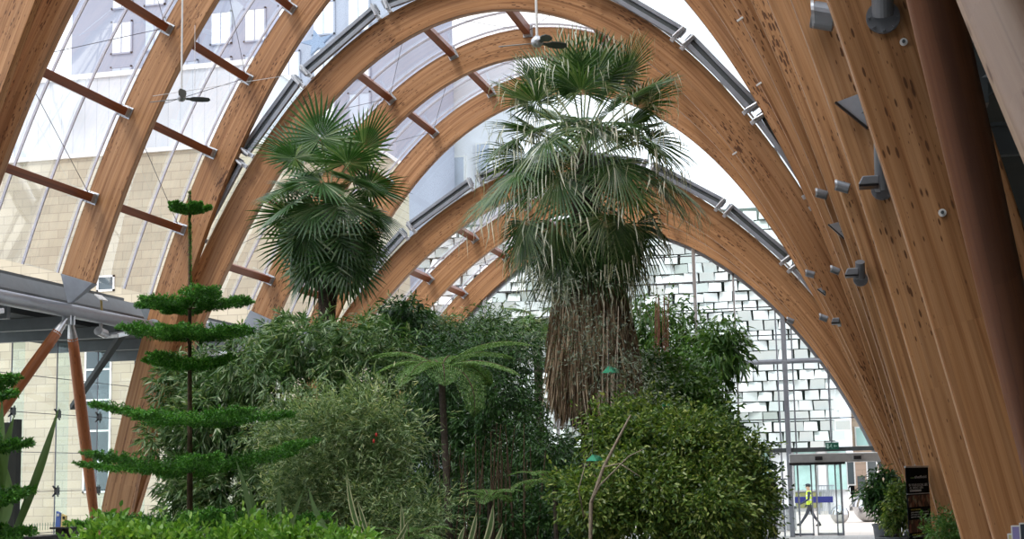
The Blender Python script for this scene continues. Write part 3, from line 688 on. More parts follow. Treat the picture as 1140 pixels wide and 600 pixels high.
wall_windows(th,YS,[(P(5,600,YS).x,-.2,P(14,560,YS).x,P(5,470,YS).z,0,2)])
YT=96.0
th=thing('tower_block',(-40,YT,0),'tall pale lavender office block with rows of windows seen through the upper left roof glass','building')
xl=P(80,40,YT).x; xr=P(440,40,YT).x
mb=MB(); mb.box2((xl,YT,-.3),(xr,YT+15,62)); mb.build('wall',M['tower'],th)
x=xl+3.2; cols=[]
while x<xr-2: cols.append(x); x+=2.6
rects=0
for x in cols:
    for z in np.arange(23,52,3.4):
        if rects>=100: break
        mb=MB(); xa,xb,za,zb=x,x+1.7,z,z+2.5; w=.12
        mb.box2((xa,YT-.12,za),(xa+w,YT,zb)); mb.box2((xb-w,YT-.12,za),(xb,YT,zb)); mb.box2((xa,YT-.12,za),(xb,YT,za+w)); mb.box2((xa,YT-.12,zb-w),(xb,YT,zb)); mb.box2((x+.8,YT-.1,za),(x+.88,YT,zb))
        fr=mb.build('window',M['tower'],th); mb=MB(); mb.box2((xa+.05,YT-.08,za+.05),(xb-.05,YT-.03,zb-.05)); mb.build('pane',M['windowl'] if RNG.random()<.6 else M['panegrey'],fr); rects+=1
YB=112.0
th=thing('pale_office',(-20,YB,0),'pale distant building with a few grey windows seen through the middle roof','building')
mb=MB(); mb.box2((P(395,200,YB).x,YB,-.3),(P(575,200,YB).x,YB+14,P(500,60,YB).z)); mb.build('wall',M['palewall'],th)
for (pa,pb) in (((440,76),(458,110)),((468,88),(492,96)),((512,62),(536,72)),((462,128),(480,150)),((497,175),(520,240)),((530,160),(548,200)),((425,240),(440,262)),((470,300),(484,318)),((497,290),(512,305))):
    A=P(*pa,YB);B=P(*pb,YB); mb=MB(); mb.box2((A.x,YB-.25,B.z),(B.x,YB+.05,A.z)); fr=mb.build('window',M['white'],th); mb=MB(); mb.box2((A.x+.15,YB-.3,B.z+.15),(B.x-.15,YB-.2,A.z-.15)); mb.build('pane',M['panegrey'],fr)
# star shape on the tower side
c=P(353,47,YT-2); th=thing('star_sculpture',c,'dark blue five pointed star high on the office block beyond the roof step','star')
mb=MB(); pts=[]
for k in range(10):
    r=.95 if k%2==0 else .36; a=PI/2+k*PI/5+.2; pts.append(c+Vector((r*math.cos(a)*1.3,0,r*math.sin(a))))
mb.prism(pts,(0,.3,0)); mb.build('star_plate',plain('star_blue',(.20,.26,.38),.4),th); mb=MB(); mb.tube([c+Vector((0,.15,0)),c+Vector((0,2,0))],.1,8); mb.build('stem',M['steel'],th)
# ---- car park of folded aluminium panels
YC=86.0
xl=P(470,400,YC).x; xr=P(944,480,YC).x; zt=P(850,228,YC).z; zb=P(900,503,YC).z
th=thing('car_park',((xl+xr)/2,YC,0),'car park clad in rows of tilted folded aluminium panels beyond the glazed end wall','building')
mb=MB(); mb.box2((xl,YC+.7,zb),(xr-1.0,YC+14,zt)); mb.build('frame',M['void'],th)
S_=F/YC; pw=16.5/S_; ph=11.2/S_
rows=int((zt-zb)/ph); cols=int((xr-xl)/pw)+1
quads=[]
for r in range(rows):
    for c_ in range(cols):
        x=xl+c_*pw+((r*37)%11)/11*pw-pw*.5+RNG.uniform(-.04,.04); z=zb+r*ph
        quads.append((r,c_,x,z))
def panel_mb(mb,x,z,kind):
    w=pw*RNG.uniform(.88,1.0);h=ph*RNG.uniform(.88,.99); t=.34
    # folded tray: one edge tilts out, four orientations
    o=[0,0,0,0]
    tl,tr,br_,bl=[(t,0.05,.05,t),(.05,t,t,.05),(t,t,.05,.05),(.05,.05,t,t)][kind]
    jx=RNG.uniform(-.06,.06)
    V=[(x,YC-bl,z+.02),(x+w+jx*.3,YC-br_,z),(x+w*.97+jx,YC-tr,z+h),(x+w*.03+jx,YC-tl,z+h)]
    B_=[(x+w*.05,YC+.35,z+h*.05),(x+w*.95,YC+.35,z+h*.05),(x+w*.95,YC+.35,z+h*.92),(x+w*.05,YC+.35,z+h*.92)]
    mb.add(V+B_,[(0,1,2,3),(0,4,5,1),(1,5,6,2),(2,6,7,3),(3,7,4,0)])
vis=[]
for r,c_,x,z in quads:
    q=(x,z); vis.append((r,c_,x,z,RNG.integers(0,4)))
near=sorted(vis,key=lambda v:((v[2]-7)**2+((v[3]-10)*1.0)**2))
for v in near[:100]:
    mb=MB(); panel_mb(mb,v[2],v[3],v[4]); mb.build('cladding_panel',M['panel'],th)
mb=MB()
for v in near[100:]: panel_mb(mb,v[2],v[3],v[4])
tag(mb.build('cladding_panels',M['panel'],th),kind='stuff')
# ground floor shop fronts
y=YC+.2
th=thing('shop_front',(P(905,540,y).x,y,0),'pale teal glass shop front on the ground floor under the car park','shop front')
A=P(780,505,y);B=P(945,557,y)
mb=MB(); mb.box2((A.x,y+.2,-.3),(B.x,y+.45,zb+.1)); mb.build('back_panel',M['palewall'],th)
xx=A.x; i=0
while xx<B.x-.5:
    w=RNG.choice([.55,.9,1.3]); 
    mb=MB(); mb.box2((xx+.05,y+.05,1.0),(min(B.x,xx+w)-.05,y+.18,zb)); mb.build('pane',M[['shopglass','windowl','shopglass','palewall'][i%4]],th)
    mb=MB(); mb.box2((xx-.03,y,-.2),(xx+.03,y+.25,zb)); mb.build('mullion',M['alu'],th); xx+=w; i+=1
mb=MB(); mb.box2((A.x,y-.02,.95),(B.x,y+.06,1.05)); mb.build('transom',M['alu'],th)
mb=MB(); mb.box2((P(884,545,y).x,y+.02,.05),(P(914,545,y).x,y+.14,.9)); mb.build('display',plain('green_display',(.20,.21,.08),.6),th)
# buff stone building to the right
y=88.0
th=thing('brown_stone_building',(P(960,520,y).x,y,0),'buff stone building with a teal window at the right of the plaza','building')
A=P(944,400,y);B=P(1010,558,y)
mb=MB(); mb.box2((A.x,y,-.3),(B.x+1,y+8,A.z)); mb.build('wall',M['brownstone'],th)
q=lambda a,b: P(a,b,y)
for (a,b,c_,d,mt) in ((954,496,972,476,'shopglass'),(944,539,950,512,'window'),(967,540,975,508,'steel_dark')):
    p1,p2=q(a,b),q(c_,d); mb=MB(); mb.box2((p1.x-.08,y-.06,p1.z-.08),(p2.x+.08,y+.02,p2.z+.08)); fr=mb.build('window',M['white'],th); mb=MB(); mb.box2((p1.x,y-.08,p1.z),(p2.x,y-.04,p2.z)); mb.build('pane',M[mt],fr)
p1,p2=q(956,560),q(963,530); mb=MB(); mb.box2((p1.x,y-.05,-.25),(p2.x,y,p2.z)); mb.build('door',M['steel_dark'],th)
# blue bench/hoarding
y=80.0; A=P(885,560,y);B=P(927,552.5,y)
th=thing('blue_hoarding',(A.x,y,-.2),'long low dark blue bench across the plaza behind the walking man','bench')
mb=MB(); mb.box2((A.x,y,A.z),(B.x,y+.5,B.z)); mb.build('seat',M['blue'],th,bevel=.02)
for k in range(4): x=A.x+.2+(B.x-A.x-.4)*k/3; mb=MB(); mb.box2((x-.05,y+.1,-.2),(x+.05,y+.4,A.z)); mb.build('leg',M['steel'],th)
mb=MB()
th=thing('railing',(A.x+1,y+2,-.2),'grey metal railing standing behind the blue bench','railing')
A=P(909,553,y+2);B=P(928,541,y+2)
for k in range(14): x=A.x+(B.x-A.x)*k/13; mb.box2((x-.015,y+2,-.2),(x+.015,y+2.03,B.z))
mb.build('balusters',M['steel'],th); mb=MB(); mb.box2((A.x-.05,y+1.98,B.z),(B.x+.05,y+2.05,B.z+.06)); mb.build('handrail',M['steel'],th)
# steel spheres
for (px,py,r,Y,lab) in ((935,569.5,.40,66.5,'small mirror steel sphere on the plaza, seen through the middle of the doors'),(968,561,.70,67.5,'largest mirror steel sphere, partly hidden by the potted plant'),(1009,569,.45,69,'mirror steel sphere glimpsed between the potted plant and the dark banner')):
    c=P(px,py,Y); c.z=-.17+r*.985; c.x=P(px,575,Y).x; mb=MB(); mb.sphere((0,0,0),r,48); o=mb.build('steel_sphere',M['chrome'],smooth=True); o.location=c; tag(o,lab,'sphere','mirror steel spheres on the plaza')
# bins
for (px,Y,h,lab) in ((881,58.5,1.05,'grey litter bin on the plaza beside the main door post'),(869,57.5,1.15,'grey litter bin left of the main door post')):
    A=P(px,585,Y); th=thing('litter_bin',(A.x,Y,-.15),lab,'bin','litter bins outside the glass doors')
    mb=MB(); mb.prism([(A.x-.2,Y-.2,-.12),(A.x+.2,Y-.2,-.12),(A.x+.2,Y+.2,-.12),(A.x-.2,Y+.2,-.12)],(0,0,h*.8)); mb.build('body',M['galv'],th,bevel=.03)
    mb=MB(); mb.box((A.x,Y,h*.8-.1),(.24,.24,.05)); mb.build('lid',M['steel_dark'],th,bevel=.02)
# stone seats and dark screen left of the doors (inside)
Y=46.5
for (pa,pb,yy,lab) in (((838,586),(866,575),46.5,'pale block seat under the black screen'),((838,597),(856,590),44.0,'low block seat nearer than the one under the screen')):
    A=P(*pa,yy);B=P(*pb,yy); th=thing('block_seat',(A.x,yy,0),lab,'seat','block seats by the end wall')
    mb=MB(); mb.box2((A.x,yy,max(.12,A.z)),(B.x,yy+.6,B.z)); mb.build('seat',M['galv'],th,bevel=.02)
    mb=MB(); mb.box2((A.x+.06,yy+.06,0),(B.x-.06,yy+.54,max(.12,A.z))); mb.build('plinth',M['gutter'],th)
A=P(841,572,46);B=P(866,539,46)
th=thing('display_screen',((A.x+B.x)/2,46,0),'black display screen on a stand by the glazed end wall','screen')
mb=MB(); mb.box2((A.x,46,A.z),(B.x,46.09,B.z)); mb.build('panel',M['black'],th,bevel=.01); mb=MB(); mb.box2((B.x-.35,46.02,.02),(B.x-.27,46.08,A.z)); mb.box2((B.x-.55,45.8,0),(B.x-.07,46.3,.03)); mb.build('stand',M['steel_dark'],th)
mb=MB(); mb.box((B.x-.13,45.995,(A.z*.62+B.z*.38)),(.04,.004,.025)); mb.build('lit_icon',plain('amber',(.6,.5,.1),.5,emit=((.8,.6,.1),.6)),th)
# ================================================================= BANNER, LEAFLET RACK
Yb=19.0; A=P(1009,520.5,Yb);B=P(1032,520.5,Yb); cx=(A.x+B.x)/2; zt_=(A.z+B.z)/2
W=.80; th=thing('banner_stand',(cx,Yb,0),'tall black roll-up banner with white lettering and photo strips by the arch feet','banner')
KX=W/23.0
def zrow(py): return P(1020,py,Yb).z
mb=MB(); mb.box((0,0,(.08+zt_)/2),(W/2,.004,(zt_-.08)/2)); mb.build('banner',plain('banner_black',(.012,.014,.018),.9,spec=.08)).parent=th
mb=MB(); mb.tube([(-W/2-.01,0,zt_+.01),(W/2+.01,0,zt_+.01)],.012,10); mb.tube([(0,.02,zt_-.3),(0,.02,zt_+.04)],.008,8); mb.build('top_rail',M['galv']).parent=th
mb=MB(); mb.box((0,.03,.04),(W/2+.03,.12,.045)); mb.build('base',M['galv'],bevel=.015).parent=th
wh=plain('banner_white',(.85,.85,.85),.7); ye=plain('banner_yellow',(.75,.6,.1),.5); gn=plain('banner_green',(.35,.6,.2),.5)
def btext(t,py,h,mat,w=None,dx=0):
    hh=h*Yb/F; me=textmesh(t,hh*1.35,.001); xs=[v.co.x for v in me.vertices]; wd=max(xs)-min(xs); k=(w*KX/wd) if w else 1
    for v in me.vertices: v.co=(v.co.x*k,-v.co.z,v.co.y)
    o=link('lettering',me,mat,th); o.location=(dx*KX,-.008,zrow(py))
btext('our',531.5,2.4,gn,4.2,-5.4); btext('sheffield',531,3.2,wh,12,2.8)
btext('IN YOUR SOCIAL LIFE',539.8,2.8,wh,19); btext('AL WENT UPA',543.0,2.8,wh,14,-2); mb=MB(); mb.box((-.1,-.006,zrow(546)),(.2,.002,.012)); mb.build('underline_bar',wh).parent=th
mb=MB(); mb.box((0,-.006,zrow(549.5)),(W/2,.002,.005)); mb.build('divider',wh).parent=th
def photo(p0,p1,seed):
    m,nt,b,o=newmat('crowd_photo%d'%seed); L=nt.links.new; tc=N(nt,'ShaderNodeTexCoord'); v=N(nt,'ShaderNodeTexVoronoi',i_Scale=16.0+seed); L(tc.outputs['Object'],v.inputs['Vector'])
    sx=N(nt,'ShaderNodeSeparateXYZ'); L(v.outputs['Color'],sx.inputs[0]); r=ramp(nt,[(0,(.02,.01,.01)),(.45,(.10,.03,.02)),(.7,(.32,.10,.07)),(.9,(.55,.40,.30)),(1,(.2,.25,.12))]); L(sx.outputs[0],r.inputs[0]); L(r.outputs[0],b.inputs['Base Color'])
    mb=MB(); z0,z1=zrow(p0),zrow(p1); mb.box((0,-.006,(z0+z1)/2),(W/2-.02,.002,(z0-z1)/2)); mb.build('photo_strip',m).parent=th
photo(551,564,1); photo(578,592,2)
btext('WHATS ON HERE',567,1.5,ye,10,-4); btext('OPEN EVERY DAY FOR LUNCH',570,1.5,wh,18); btext('HOT FOOD AND COLD DRINKS',572.5,1.5,wh,18); btext('FROM THE GARDEN',575,1.5,wh,10,-4)
btext('COME IN TODAY',594.5,1.6,ye,12,-3); btext('AND SEE US',597,1.7,wh,13,-2)
th.rotation_euler=(0,0,math.radians(69))
# leaflet rack at bottom right
Yr=8.0
c0=P(1130,600,Yr); zf=c0.z
th=thing('leaflet_rack',(c0.x,Yr,0),'dark leaflet rack at the bottom right corner holding booklets','rack')
mb=MB(); mb.box2((c0.x-.05,Yr-.1,zf-.16),(c0.x+.35,Yr+.12,zf-.14)); mb.box2((c0.x-.05,Yr-.1,zf-.16),(c0.x+.35,Yr-.09,zf-.04)); mb.build('tray',M['black'],th)
mb=MB(); mb.tube([(c0.x+.15,Yr+.05,0),(c0.x+.15,Yr+.05,zf-.15)],.02,10); mb.box2((c0.x-.02,Yr-.15,0),(c0.x+.32,Yr+.2,.03)); mb.build('stand',M['black'],th)
for i,(pl,pr,pt,col,lab) in enumerate(((1122,1127.5,593,(.62,.60,.30),'short cream and yellow leaflet, leftmost in the rack'),(1126,1134.5,584,(.30,.27,.55),'purple and white booklet in the middle of the rack'),(1135,1146,581,(.05,.06,.08),'dark booklet with a white edge, rightmost in the rack'))):
    A=P(pl,pt,Yr-.03*i+.03);B=P(pr,pt+1,Yr-.03*i+.03); y=A.y
    th=thing('booklet',(A.x,y,zf-.13),lab,'booklet','booklets in the leaflet rack')
    mb=MB(); mb.box2((A.x,y-.004,zf-.14),(B.x,y+.006,B.z)); mb.build('cover',plain('cover%d'%i,col,.4),th)
    mb=MB(); mb.box2((A.x+.001,y-.006,B.z-.006),(B.x-.001,y+.008,B.z+.001)); mb.box2((A.x-.003,y-.005,zf-.14),(A.x+.002,y+.005,B.z)); mb.build('paper_edge',M['white'],th)
mb=MB(); a=P(1078,590,17.5);b=P(1103,592,17.5); mb.box2((a.x,17.3,0),(b.x+.6,17.9,a.z)); tag(mb.build('dark_plinth',M['black'],origin=(a.x,17.3,0),bevel=.02),'low dark plinth between the arch feet at lower right','plinth')
# table and counter at lower left
Yt=22.0
A=P(55,587,Yt);B=P(72,587,Yt)
th=thing('bar_table',((A.x+B.x)/2,Yt,0),'tall dark bar table at lower left carrying small blue and yellow packets','table')
mb=MB(); mb.box2((A.x,Yt,A.z-.03),(B.x+.12,Yt+.5,A.z)); mb.build('top',M['black'],th,bevel=.005); mb=MB(); mb.box2((A.x+.05,Yt+.1,0),(A.x+.17,Yt+.4,A.z-.03)); mb.box2((A.x+.22,Yt+.1,0),(A.x+.33,Yt+.4,A.z-.03)); mb.build('leg',M['black'],th)
for (pl,pr,pt,pb,col,lab) in ((63,68,569,587,(.10,.18,.5),'blue packet standing on the bar table'),(69,74.5,572,587,(.8,.62,.25),'yellow packet standing on the bar table')):
    a=P(pl,pt,Yt+.2);b=P(pr,pb,Yt+.2); th=thing('packet',(a.x,Yt+.2,b.z),lab,'packet','packets on the bar table')
    mb=MB(); mb.prism([(a.x,Yt+.17,A.z),(b.x,Yt+.17,A.z),(b.x-.01,Yt+.17,a.z-.03),(a.x+.01,Yt+.17,a.z)],(0,.05,0)); mb.build('body',plain('pk%d'%int(pl),col,.4),th)
    mb=MB(); mb.box(((a.x+b.x)/2+.005,Yt+.165,a.z-.06),(.02,.006,.02)); mb.build('print',M['white' if pl==63 else 'black'],th)
A=P(17,599,21);B=P(42,597,21)
mb=MB(); mb.box2((A.x,21,0),(B.x,21.8,B.z)); tag(mb.build('low_counter',M['black'],origin=(A.x,21,0),bevel=.01),'low black counter at the bottom left edge','counter')
A=P(2,600,20);B=P(16,470,23)
mb=MB(); mb.box2((B.x-1.2,23,0),(B.x,23.12,B.z)); mb.box2((B.x-.02,22.98,0),(B.x+.06,23.14,B.z+.05)); tag(mb.build('dark_door_panel',M['gallery'],origin=(A.x,23,0)),'dark tall panel behind the sword leaves at the left edge','panel')
# ================================================================= PEOPLE
def skin(name,verts,edges,rads,mat,parent,sub=2):
    me=bpy.data.meshes.new(name); me.from_pydata(verts,edges,[]); o=link(name,me,mat,parent)
    b=o.modifiers.new('s','SKIN'); b.use_smooth_shade=True
    for v,r in zip(me.skin_vertices[0].data,rads): v.radius=(r,r) if isinstance(r,(int,float)) else r
    me.skin_vertices[0].data[0].use_root=True
    s=o.modifiers.new('u','SUBSURF'); s.levels=sub; s.render_levels=sub
    return o
def person(loc,rotz,label,legs,arms,cm,extra,hs=1.0):
    """facing -X when rotz=0; legs/arms: ((knee),(ankle),(toe)) offsets"""
    th=thing('person',loc,label,'person',None,rotz)
    hip=Vector((0,0,.92)); chest=Vector((-.02,0,1.30)); neck=Vector((-.03,0,1.46)); head=Vector((-.05,0,1.62))
    skinm,shirt,trous,shoe_,hair=cm
    # body: one continuous surface with regional materials
    V=[hip,Vector((-.01,0,1.1)),chest,neck,head+Vector((0,0,-.05)),head+Vector((0,0,.05))];E=[(0,1),(1,2),(2,3),(3,4),(4,5)];R_=[(.15,.11),(.14,.105),(.17,.115),(.055,.055),(.075,.085),(.08,.09)]
    for sgn,(kn,an,to) in zip((-1,1),legs):
        b=len(V); V+=[Vector((0,sgn*.09,.86)),Vector(kn)+Vector((0,sgn*.10,0)),Vector(an)+Vector((0,sgn*.10,0)),Vector(to)+Vector((0,sgn*.11,0))]; E+=[(0,b),(b,b+1),(b+1,b+2),(b+2,b+3)]; R_+=[.095,.068,.05,.04]
    for sgn,(el,wr) in zip((-1,1),arms):
        b=len(V); wr=Vector(wr)+Vector((0,sgn*.25,0)); el=Vector(el)+Vector((0,sgn*.24,0)); V+=[Vector((-.02,sgn*.19,1.40)),el,wr]; E+=[(2,b),(b,b+1),(b+1,b+2)]; R_+=[.062,.048,.035]
        d=(wr-el).normalized(); hb=len(V); V.append(wr+d*.08); E.append((b+2,hb)); R_.append((.04,.025))
        for k in range(4):
            fb=len(V); o_=Vector((.018*(k-1.5),0,0)); L=(.07,.08,.075,.06)[k]; V+=[wr+d*.10+o_,wr+d*(.10+L)+o_*1.1+Vector((-.012,0,0))]; E+=[(hb,fb),(fb,fb+1)]; R_+=[.011,.009]
        fb=len(V); V+=[wr+d*.05+Vector((-.04,0,0)),wr+d*.09+Vector((-.06,0,0))]; E+=[(hb,fb),(fb,fb+1)]; R_+=[.013,.010]
    m,nt,b,o=newmat('clothed_body'); L=nt.links.new; tc=N(nt,'ShaderNodeTexCoord'); sp=N(nt,'ShaderNodeSeparateXYZ'); L(tc.outputs['Object'],sp.inputs[0])
    mr=N(nt,'ShaderNodeMapRange',i_1=0.0,i_2=2.0); L(sp.outputs[2],mr.inputs[0])
    r=ramp(nt,[(0,shoe_),(.04,trous),(.46,shirt),(.735,skinm)],'CONSTANT'); L(mr.outputs[0],r.inputs[0]); L(r.outputs[0],b.inputs['Base Color']); b.inputs['Roughness'].default_value=.8
    skin('body',[tuple(v) for v in V],E,R_,m,th)
    hd=head
    mb=MB(); mb.sphere(hd+Vector((.01,0,.055)),.098,16,0,(1.08,.86,.80)); mb.build('hair',plain('hair%.0f'%loc[0],hair,.8),None,smooth=True).parent=th
    mb=MB(); mb.sphere(hd+Vector((-.098,0,-.01)),.02,8,0,(1,.7,1.2)); 
    for s_ in (-1,1): mb.sphere(hd+Vector((0,s_*.085,0)),.022,8,0,(.7,.4,1.2))
    mb.build('face_features',plain('skin%.0f'%loc[0],skinm,.6),None,smooth=True).parent=th
    mb=MB()
    for s_ in (-1,1): mb.sphere(hd+Vector((-.085,s_*.032,.02)),.010,8)
    mb.box(hd+Vector((-.088,0,-.045)),(.006,.022,.005)); mb.build('eyes_and_mouth',M['black'],None).parent=th
    for s_,(kn,an,to) in zip((-1,1),legs):
        a=Vector(an)+Vector((0,s_*.10,0)); t=Vector(to)+Vector((0,s_*.11,0)); mb=MB(); mb.tube([a+Vector((.04,0,-.02)),a.lerp(t,.5)+Vector((0,0,-.01)),t+Vector((-.05,0,-.01))],[.055,.055,.035],10); mb.build('shoe',M['black'],None,smooth=True).parent=th
    extra(th,hd); return th
def hiviz(th,hd):
    m,nt,b,o=newmat('hi_vis_yellow'); L=nt.links.new; tc=N(nt,'ShaderNodeTexCoord'); sp=N(nt,'ShaderNodeSeparateXYZ'); L(tc.outputs['Object'],sp.inputs[0]); mr=N(nt,'ShaderNodeMapRange',i_1=.9,i_2=1.5); L(sp.outputs[2],mr.inputs[0])
    r=ramp(nt,[(0,(.62,.85,.05)),(.28,(.75,.75,.75)),(.38,(.62,.85,.05)),(.58,(.75,.75,.75)),(.66,(.62,.85,.05))],'CONSTANT'); L(mr.outputs[0],r.inputs[0]); L(r.outputs[0],b.inputs['Base Color'])
    prof=[(.165,.125,.90),(.17,.13,1.05),(.185,.135,1.25),(.175,.125,1.38),(.10,.09,1.47)]; mb=MB(); vs=[];n=20
    for rx,ry,z in prof:
        for k in range(n): a=2*PI*k/n; vs.append((ry*math.cos(a)-.02,rx*math.sin(a),z))
    mb.add(vs,[(i*n+k,i*n+(k+1)%n,(i+1)*n+(k+1)%n,(i+1)*n+k) for i in range(len(prof)-1) for k in range(n)]); o=mb.build('hi_vis_vest',m,None,smooth=True); o.parent=th
    mb=MB(); mb.sphere(hd+Vector((0,0,.085)),.105,16,0,(1.05,.9,.55)); mb.box(hd+Vector((-.13,0,.075)),(.05,.06,.008)); o=mb.build('cap',plain('cap_dark',(.02,.025,.04),.7),None,smooth=True); o.parent=th
Y1=63.0; c=P(903,586,Y1)
person((c.x,Y1,-.17),0,'man in a yellow hi-vis vest and dark cap walking left outside the doors',(((-.16,0,.50),(-.42,0,.13),(-.56,0,.10)),((.10,0,.48),(.36,0,.12),(.24,0,.05))),(((-.04,0,1.13),(-.26,0,1.0)),((.06,0,1.12),(-.10,0,.93))),((.55,.36,.26),(.03,.04,.07),(.03,.035,.05),(.02,.02,.02),(.04,.03,.025)),hiviz)
def coat(th,hd):
    prof=[(.20,.14,.78),(.20,.14,1.0),(.21,.14,1.25),(.19,.13,1.40),(.09,.085,1.48)]; mb=MB(); vs=[];n=20
    for rx,ry,z in prof:
        for k in range(n): a=2*PI*k/n; vs.append((ry*math.cos(a)-.02,rx*math.sin(a),z))
    mb.add(vs,[(i*n+k,i*n+(k+1)%n,(i+1)*n+(k+1)%n,(i+1)*n+k) for i in range(len(prof)-1) for k in range(n)]); o=mb.build('jacket',plain('jacket_dark',(.02,.022,.028),.8),None,smooth=True); o.parent=th
c=P(951,558,96.0)
person((c.x,96.0,-.18),PI*.5,'distant person in a dark jacket and pale blue jeans on the plaza',(((-.03,0,.50),(-.06,0,.10),(-.2,0,.05)),((.05,0,.50),(.12,0,.10),(-.0,0,.05))),(((-.04,.06,1.13),(-.12,.02,.95)),((.0,-.06+.12,1.13),(-.10,0,.95))),((.5,.33,.25),(.02,.022,.028),(.35,.45,.6),(.02,.02,.02),(.02,.015,.01)),coat)
# ================================================================= PLANTS
M['L_bamboo']=leafmat('bamboo_leaf',[(0,(.03,.09,.022)),(.45,(.09,.19,.06)),(.8,(.21,.31,.15)),(1,(.42,.50,.32))],.35,.25)  # palest stop puts near-white leaf highlights into the colour
M['L_feather']=leafmat('feathery_leaf',[(0,(.07,.14,.05)),(.5,(.19,.29,.13)),(.85,(.38,.48,.28)),(1,(.62,.64,.36))],.5,.25)
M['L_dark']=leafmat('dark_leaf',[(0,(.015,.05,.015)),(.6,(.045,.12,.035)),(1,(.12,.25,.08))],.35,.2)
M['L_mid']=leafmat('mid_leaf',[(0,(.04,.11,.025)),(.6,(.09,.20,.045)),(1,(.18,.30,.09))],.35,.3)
M['L_yel']=leafmat('yellowish_leaf',[(0,(.035,.085,.02)),(.5,(.12,.21,.045)),(.85,(.27,.36,.085)),(1,(.48,.52,.2))],.35,.3)
M['L_hedge']=leafmat('hedge_leaf',[(0,(.08,.20,.035)),(.5,(.16,.34,.06)),(1,(.32,.50,.11))],.3,.3)
M['L_grey']=leafmat('grey_leaf',[(0,(.10,.14,.10)),(.6,(.18,.22,.17)),(1,(.30,.34,.27))],.5,.2)
M['L_fan']=leafmat('fan_palm_leaf',[(0,(.025,.08,.02)),(.6,(.06,.15,.045)),(.9,(.17,.27,.13)),(1,(.32,.40,.27))],.3,.22,.7)
M['L_fan2']=leafmat('tall_palm_leaf',[(0,(.02,.07,.013)),(.6,(.055,.13,.03)),(.9,(.15,.22,.09)),(1,(.30,.36,.20))],.32,.22,.7)
M['thread']=leafmat('pale_leaf_thread',[(0,(.42,.43,.33)),(1,(.78,.78,.68))],.6,.2)
M['petiole']=plain('petiole_green',(.20,.25,.08),.5,0,.2)
M['dead']=leafmat('dead_leaf_thatch',[(0,(.07,.045,.03)),(.4,(.19,.13,.085)),(.8,(.33,.25,.175)),(1,(.46,.38,.28))],.8,.05,.2)
M['L_pine']=leafmat('norfolk_needles',[(0,(.03,.13,.015)),(.5,(.07,.26,.028)),(1,(.17,.42,.06))],.45,.15)
M['L_fern']=leafmat('fern_leaflet',[(0,(.08,.19,.05)),(.6,(.16,.30,.09)),(1,(.30,.42,.18))],.5,.3)
M['L_sword']=leafmat('sword_leaf',[(0,(.09,.16,.07)),(1,(.16,.25,.12))],.35,.2)
M['cream']=plain('cream_leaf_edge',(.55,.55,.33),.5)
M['redbark']=plain('reddish_bark',(.20,.09,.055),.9,0,.3,20)
M['palebark']=plain('pale_bark',(.28,.23,.17),.85,0,.3,15)
def unit(v): return v/np.maximum(1e-9,np.linalg.norm(v,axis=1,keepdims=True))
def leaves(name,base,dr,length,width,mat,parent,droop=.25,off=None,kind=None):
    """each leaf: six points, folded along its run and bending down"""
    n=len(base); dr=unit(dr); L=np.asarray(length).reshape(-1,1)*np.ones((n,1)); W=np.asarray(width).reshape(-1,1)*np.ones((n,1))
    rnd=RNG.normal(size=(n,3)); side=unit(np.cross(dr,rnd)); g=np.array([[0,0,-1.0]])
    def pt(t): return base+dr*L*t+g*L*droop*t*t
    V=np.empty((n,6,3)); V[:,0]=pt(0); V[:,1]=pt(.35)+side*W*.5; V[:,2]=pt(.35)-side*W*.5; V[:,3]=pt(.7)+side*W*.38; V[:,4]=pt(.7)-side*W*.38; V[:,5]=pt(1)
    w=Vector((0,0,0)); q=parent
    while q is not None: w+=Vector(q.location); q=q.parent
    V=V.reshape(-1,3)-np.array(w)
    idx=(np.arange(n)*6)[:,None]
    loops=np.concatenate([idx+np.array([[0,1,2]]),idx+np.array([[1,3,4,2]]),idx+np.array([[3,5,4]])],axis=1).ravel()
    me=bpy.data.meshes.new(name); me.vertices.add(n*6); me.vertices.foreach_set('co',V.ravel()); me.loops.add(len(loops)); me.loops.foreach_set('vertex_index',loops.astype(np.int32))
    tot=np.tile([3,4,3],n); st=np.r_[0,np.cumsum(tot)[:-1]]; me.polygons.add(n*3); me.polygons.foreach_set('loop_start',st.astype(np.int32)); me.polygons.foreach_set('loop_total',tot.astype(np.int32)); me.update(calc_edges=True); me.validate()
    return link(name,me,mat,parent)
def lumpy(blobs):
    out=[]
    for c,r in blobs:
        out.append((c,tuple(x*.78 for x in r))); mr=min(r)
        for i in range(int(9+6*(max(r)/mr-1))+5):
            d=RNG.normal(size=3); d/=np.linalg.norm(d); d[1]=-abs(d[1]) if RNG.random()<.7 else d[1]; k=RNG.uniform(.22,.42)
            out.append((tuple(c[j]+d[j]*r[j]*RNG.uniform(.72,.98) for j in range(3)),tuple(mr*k*RNG.uniform(.8,1.25) for j in range(3))))
    return out
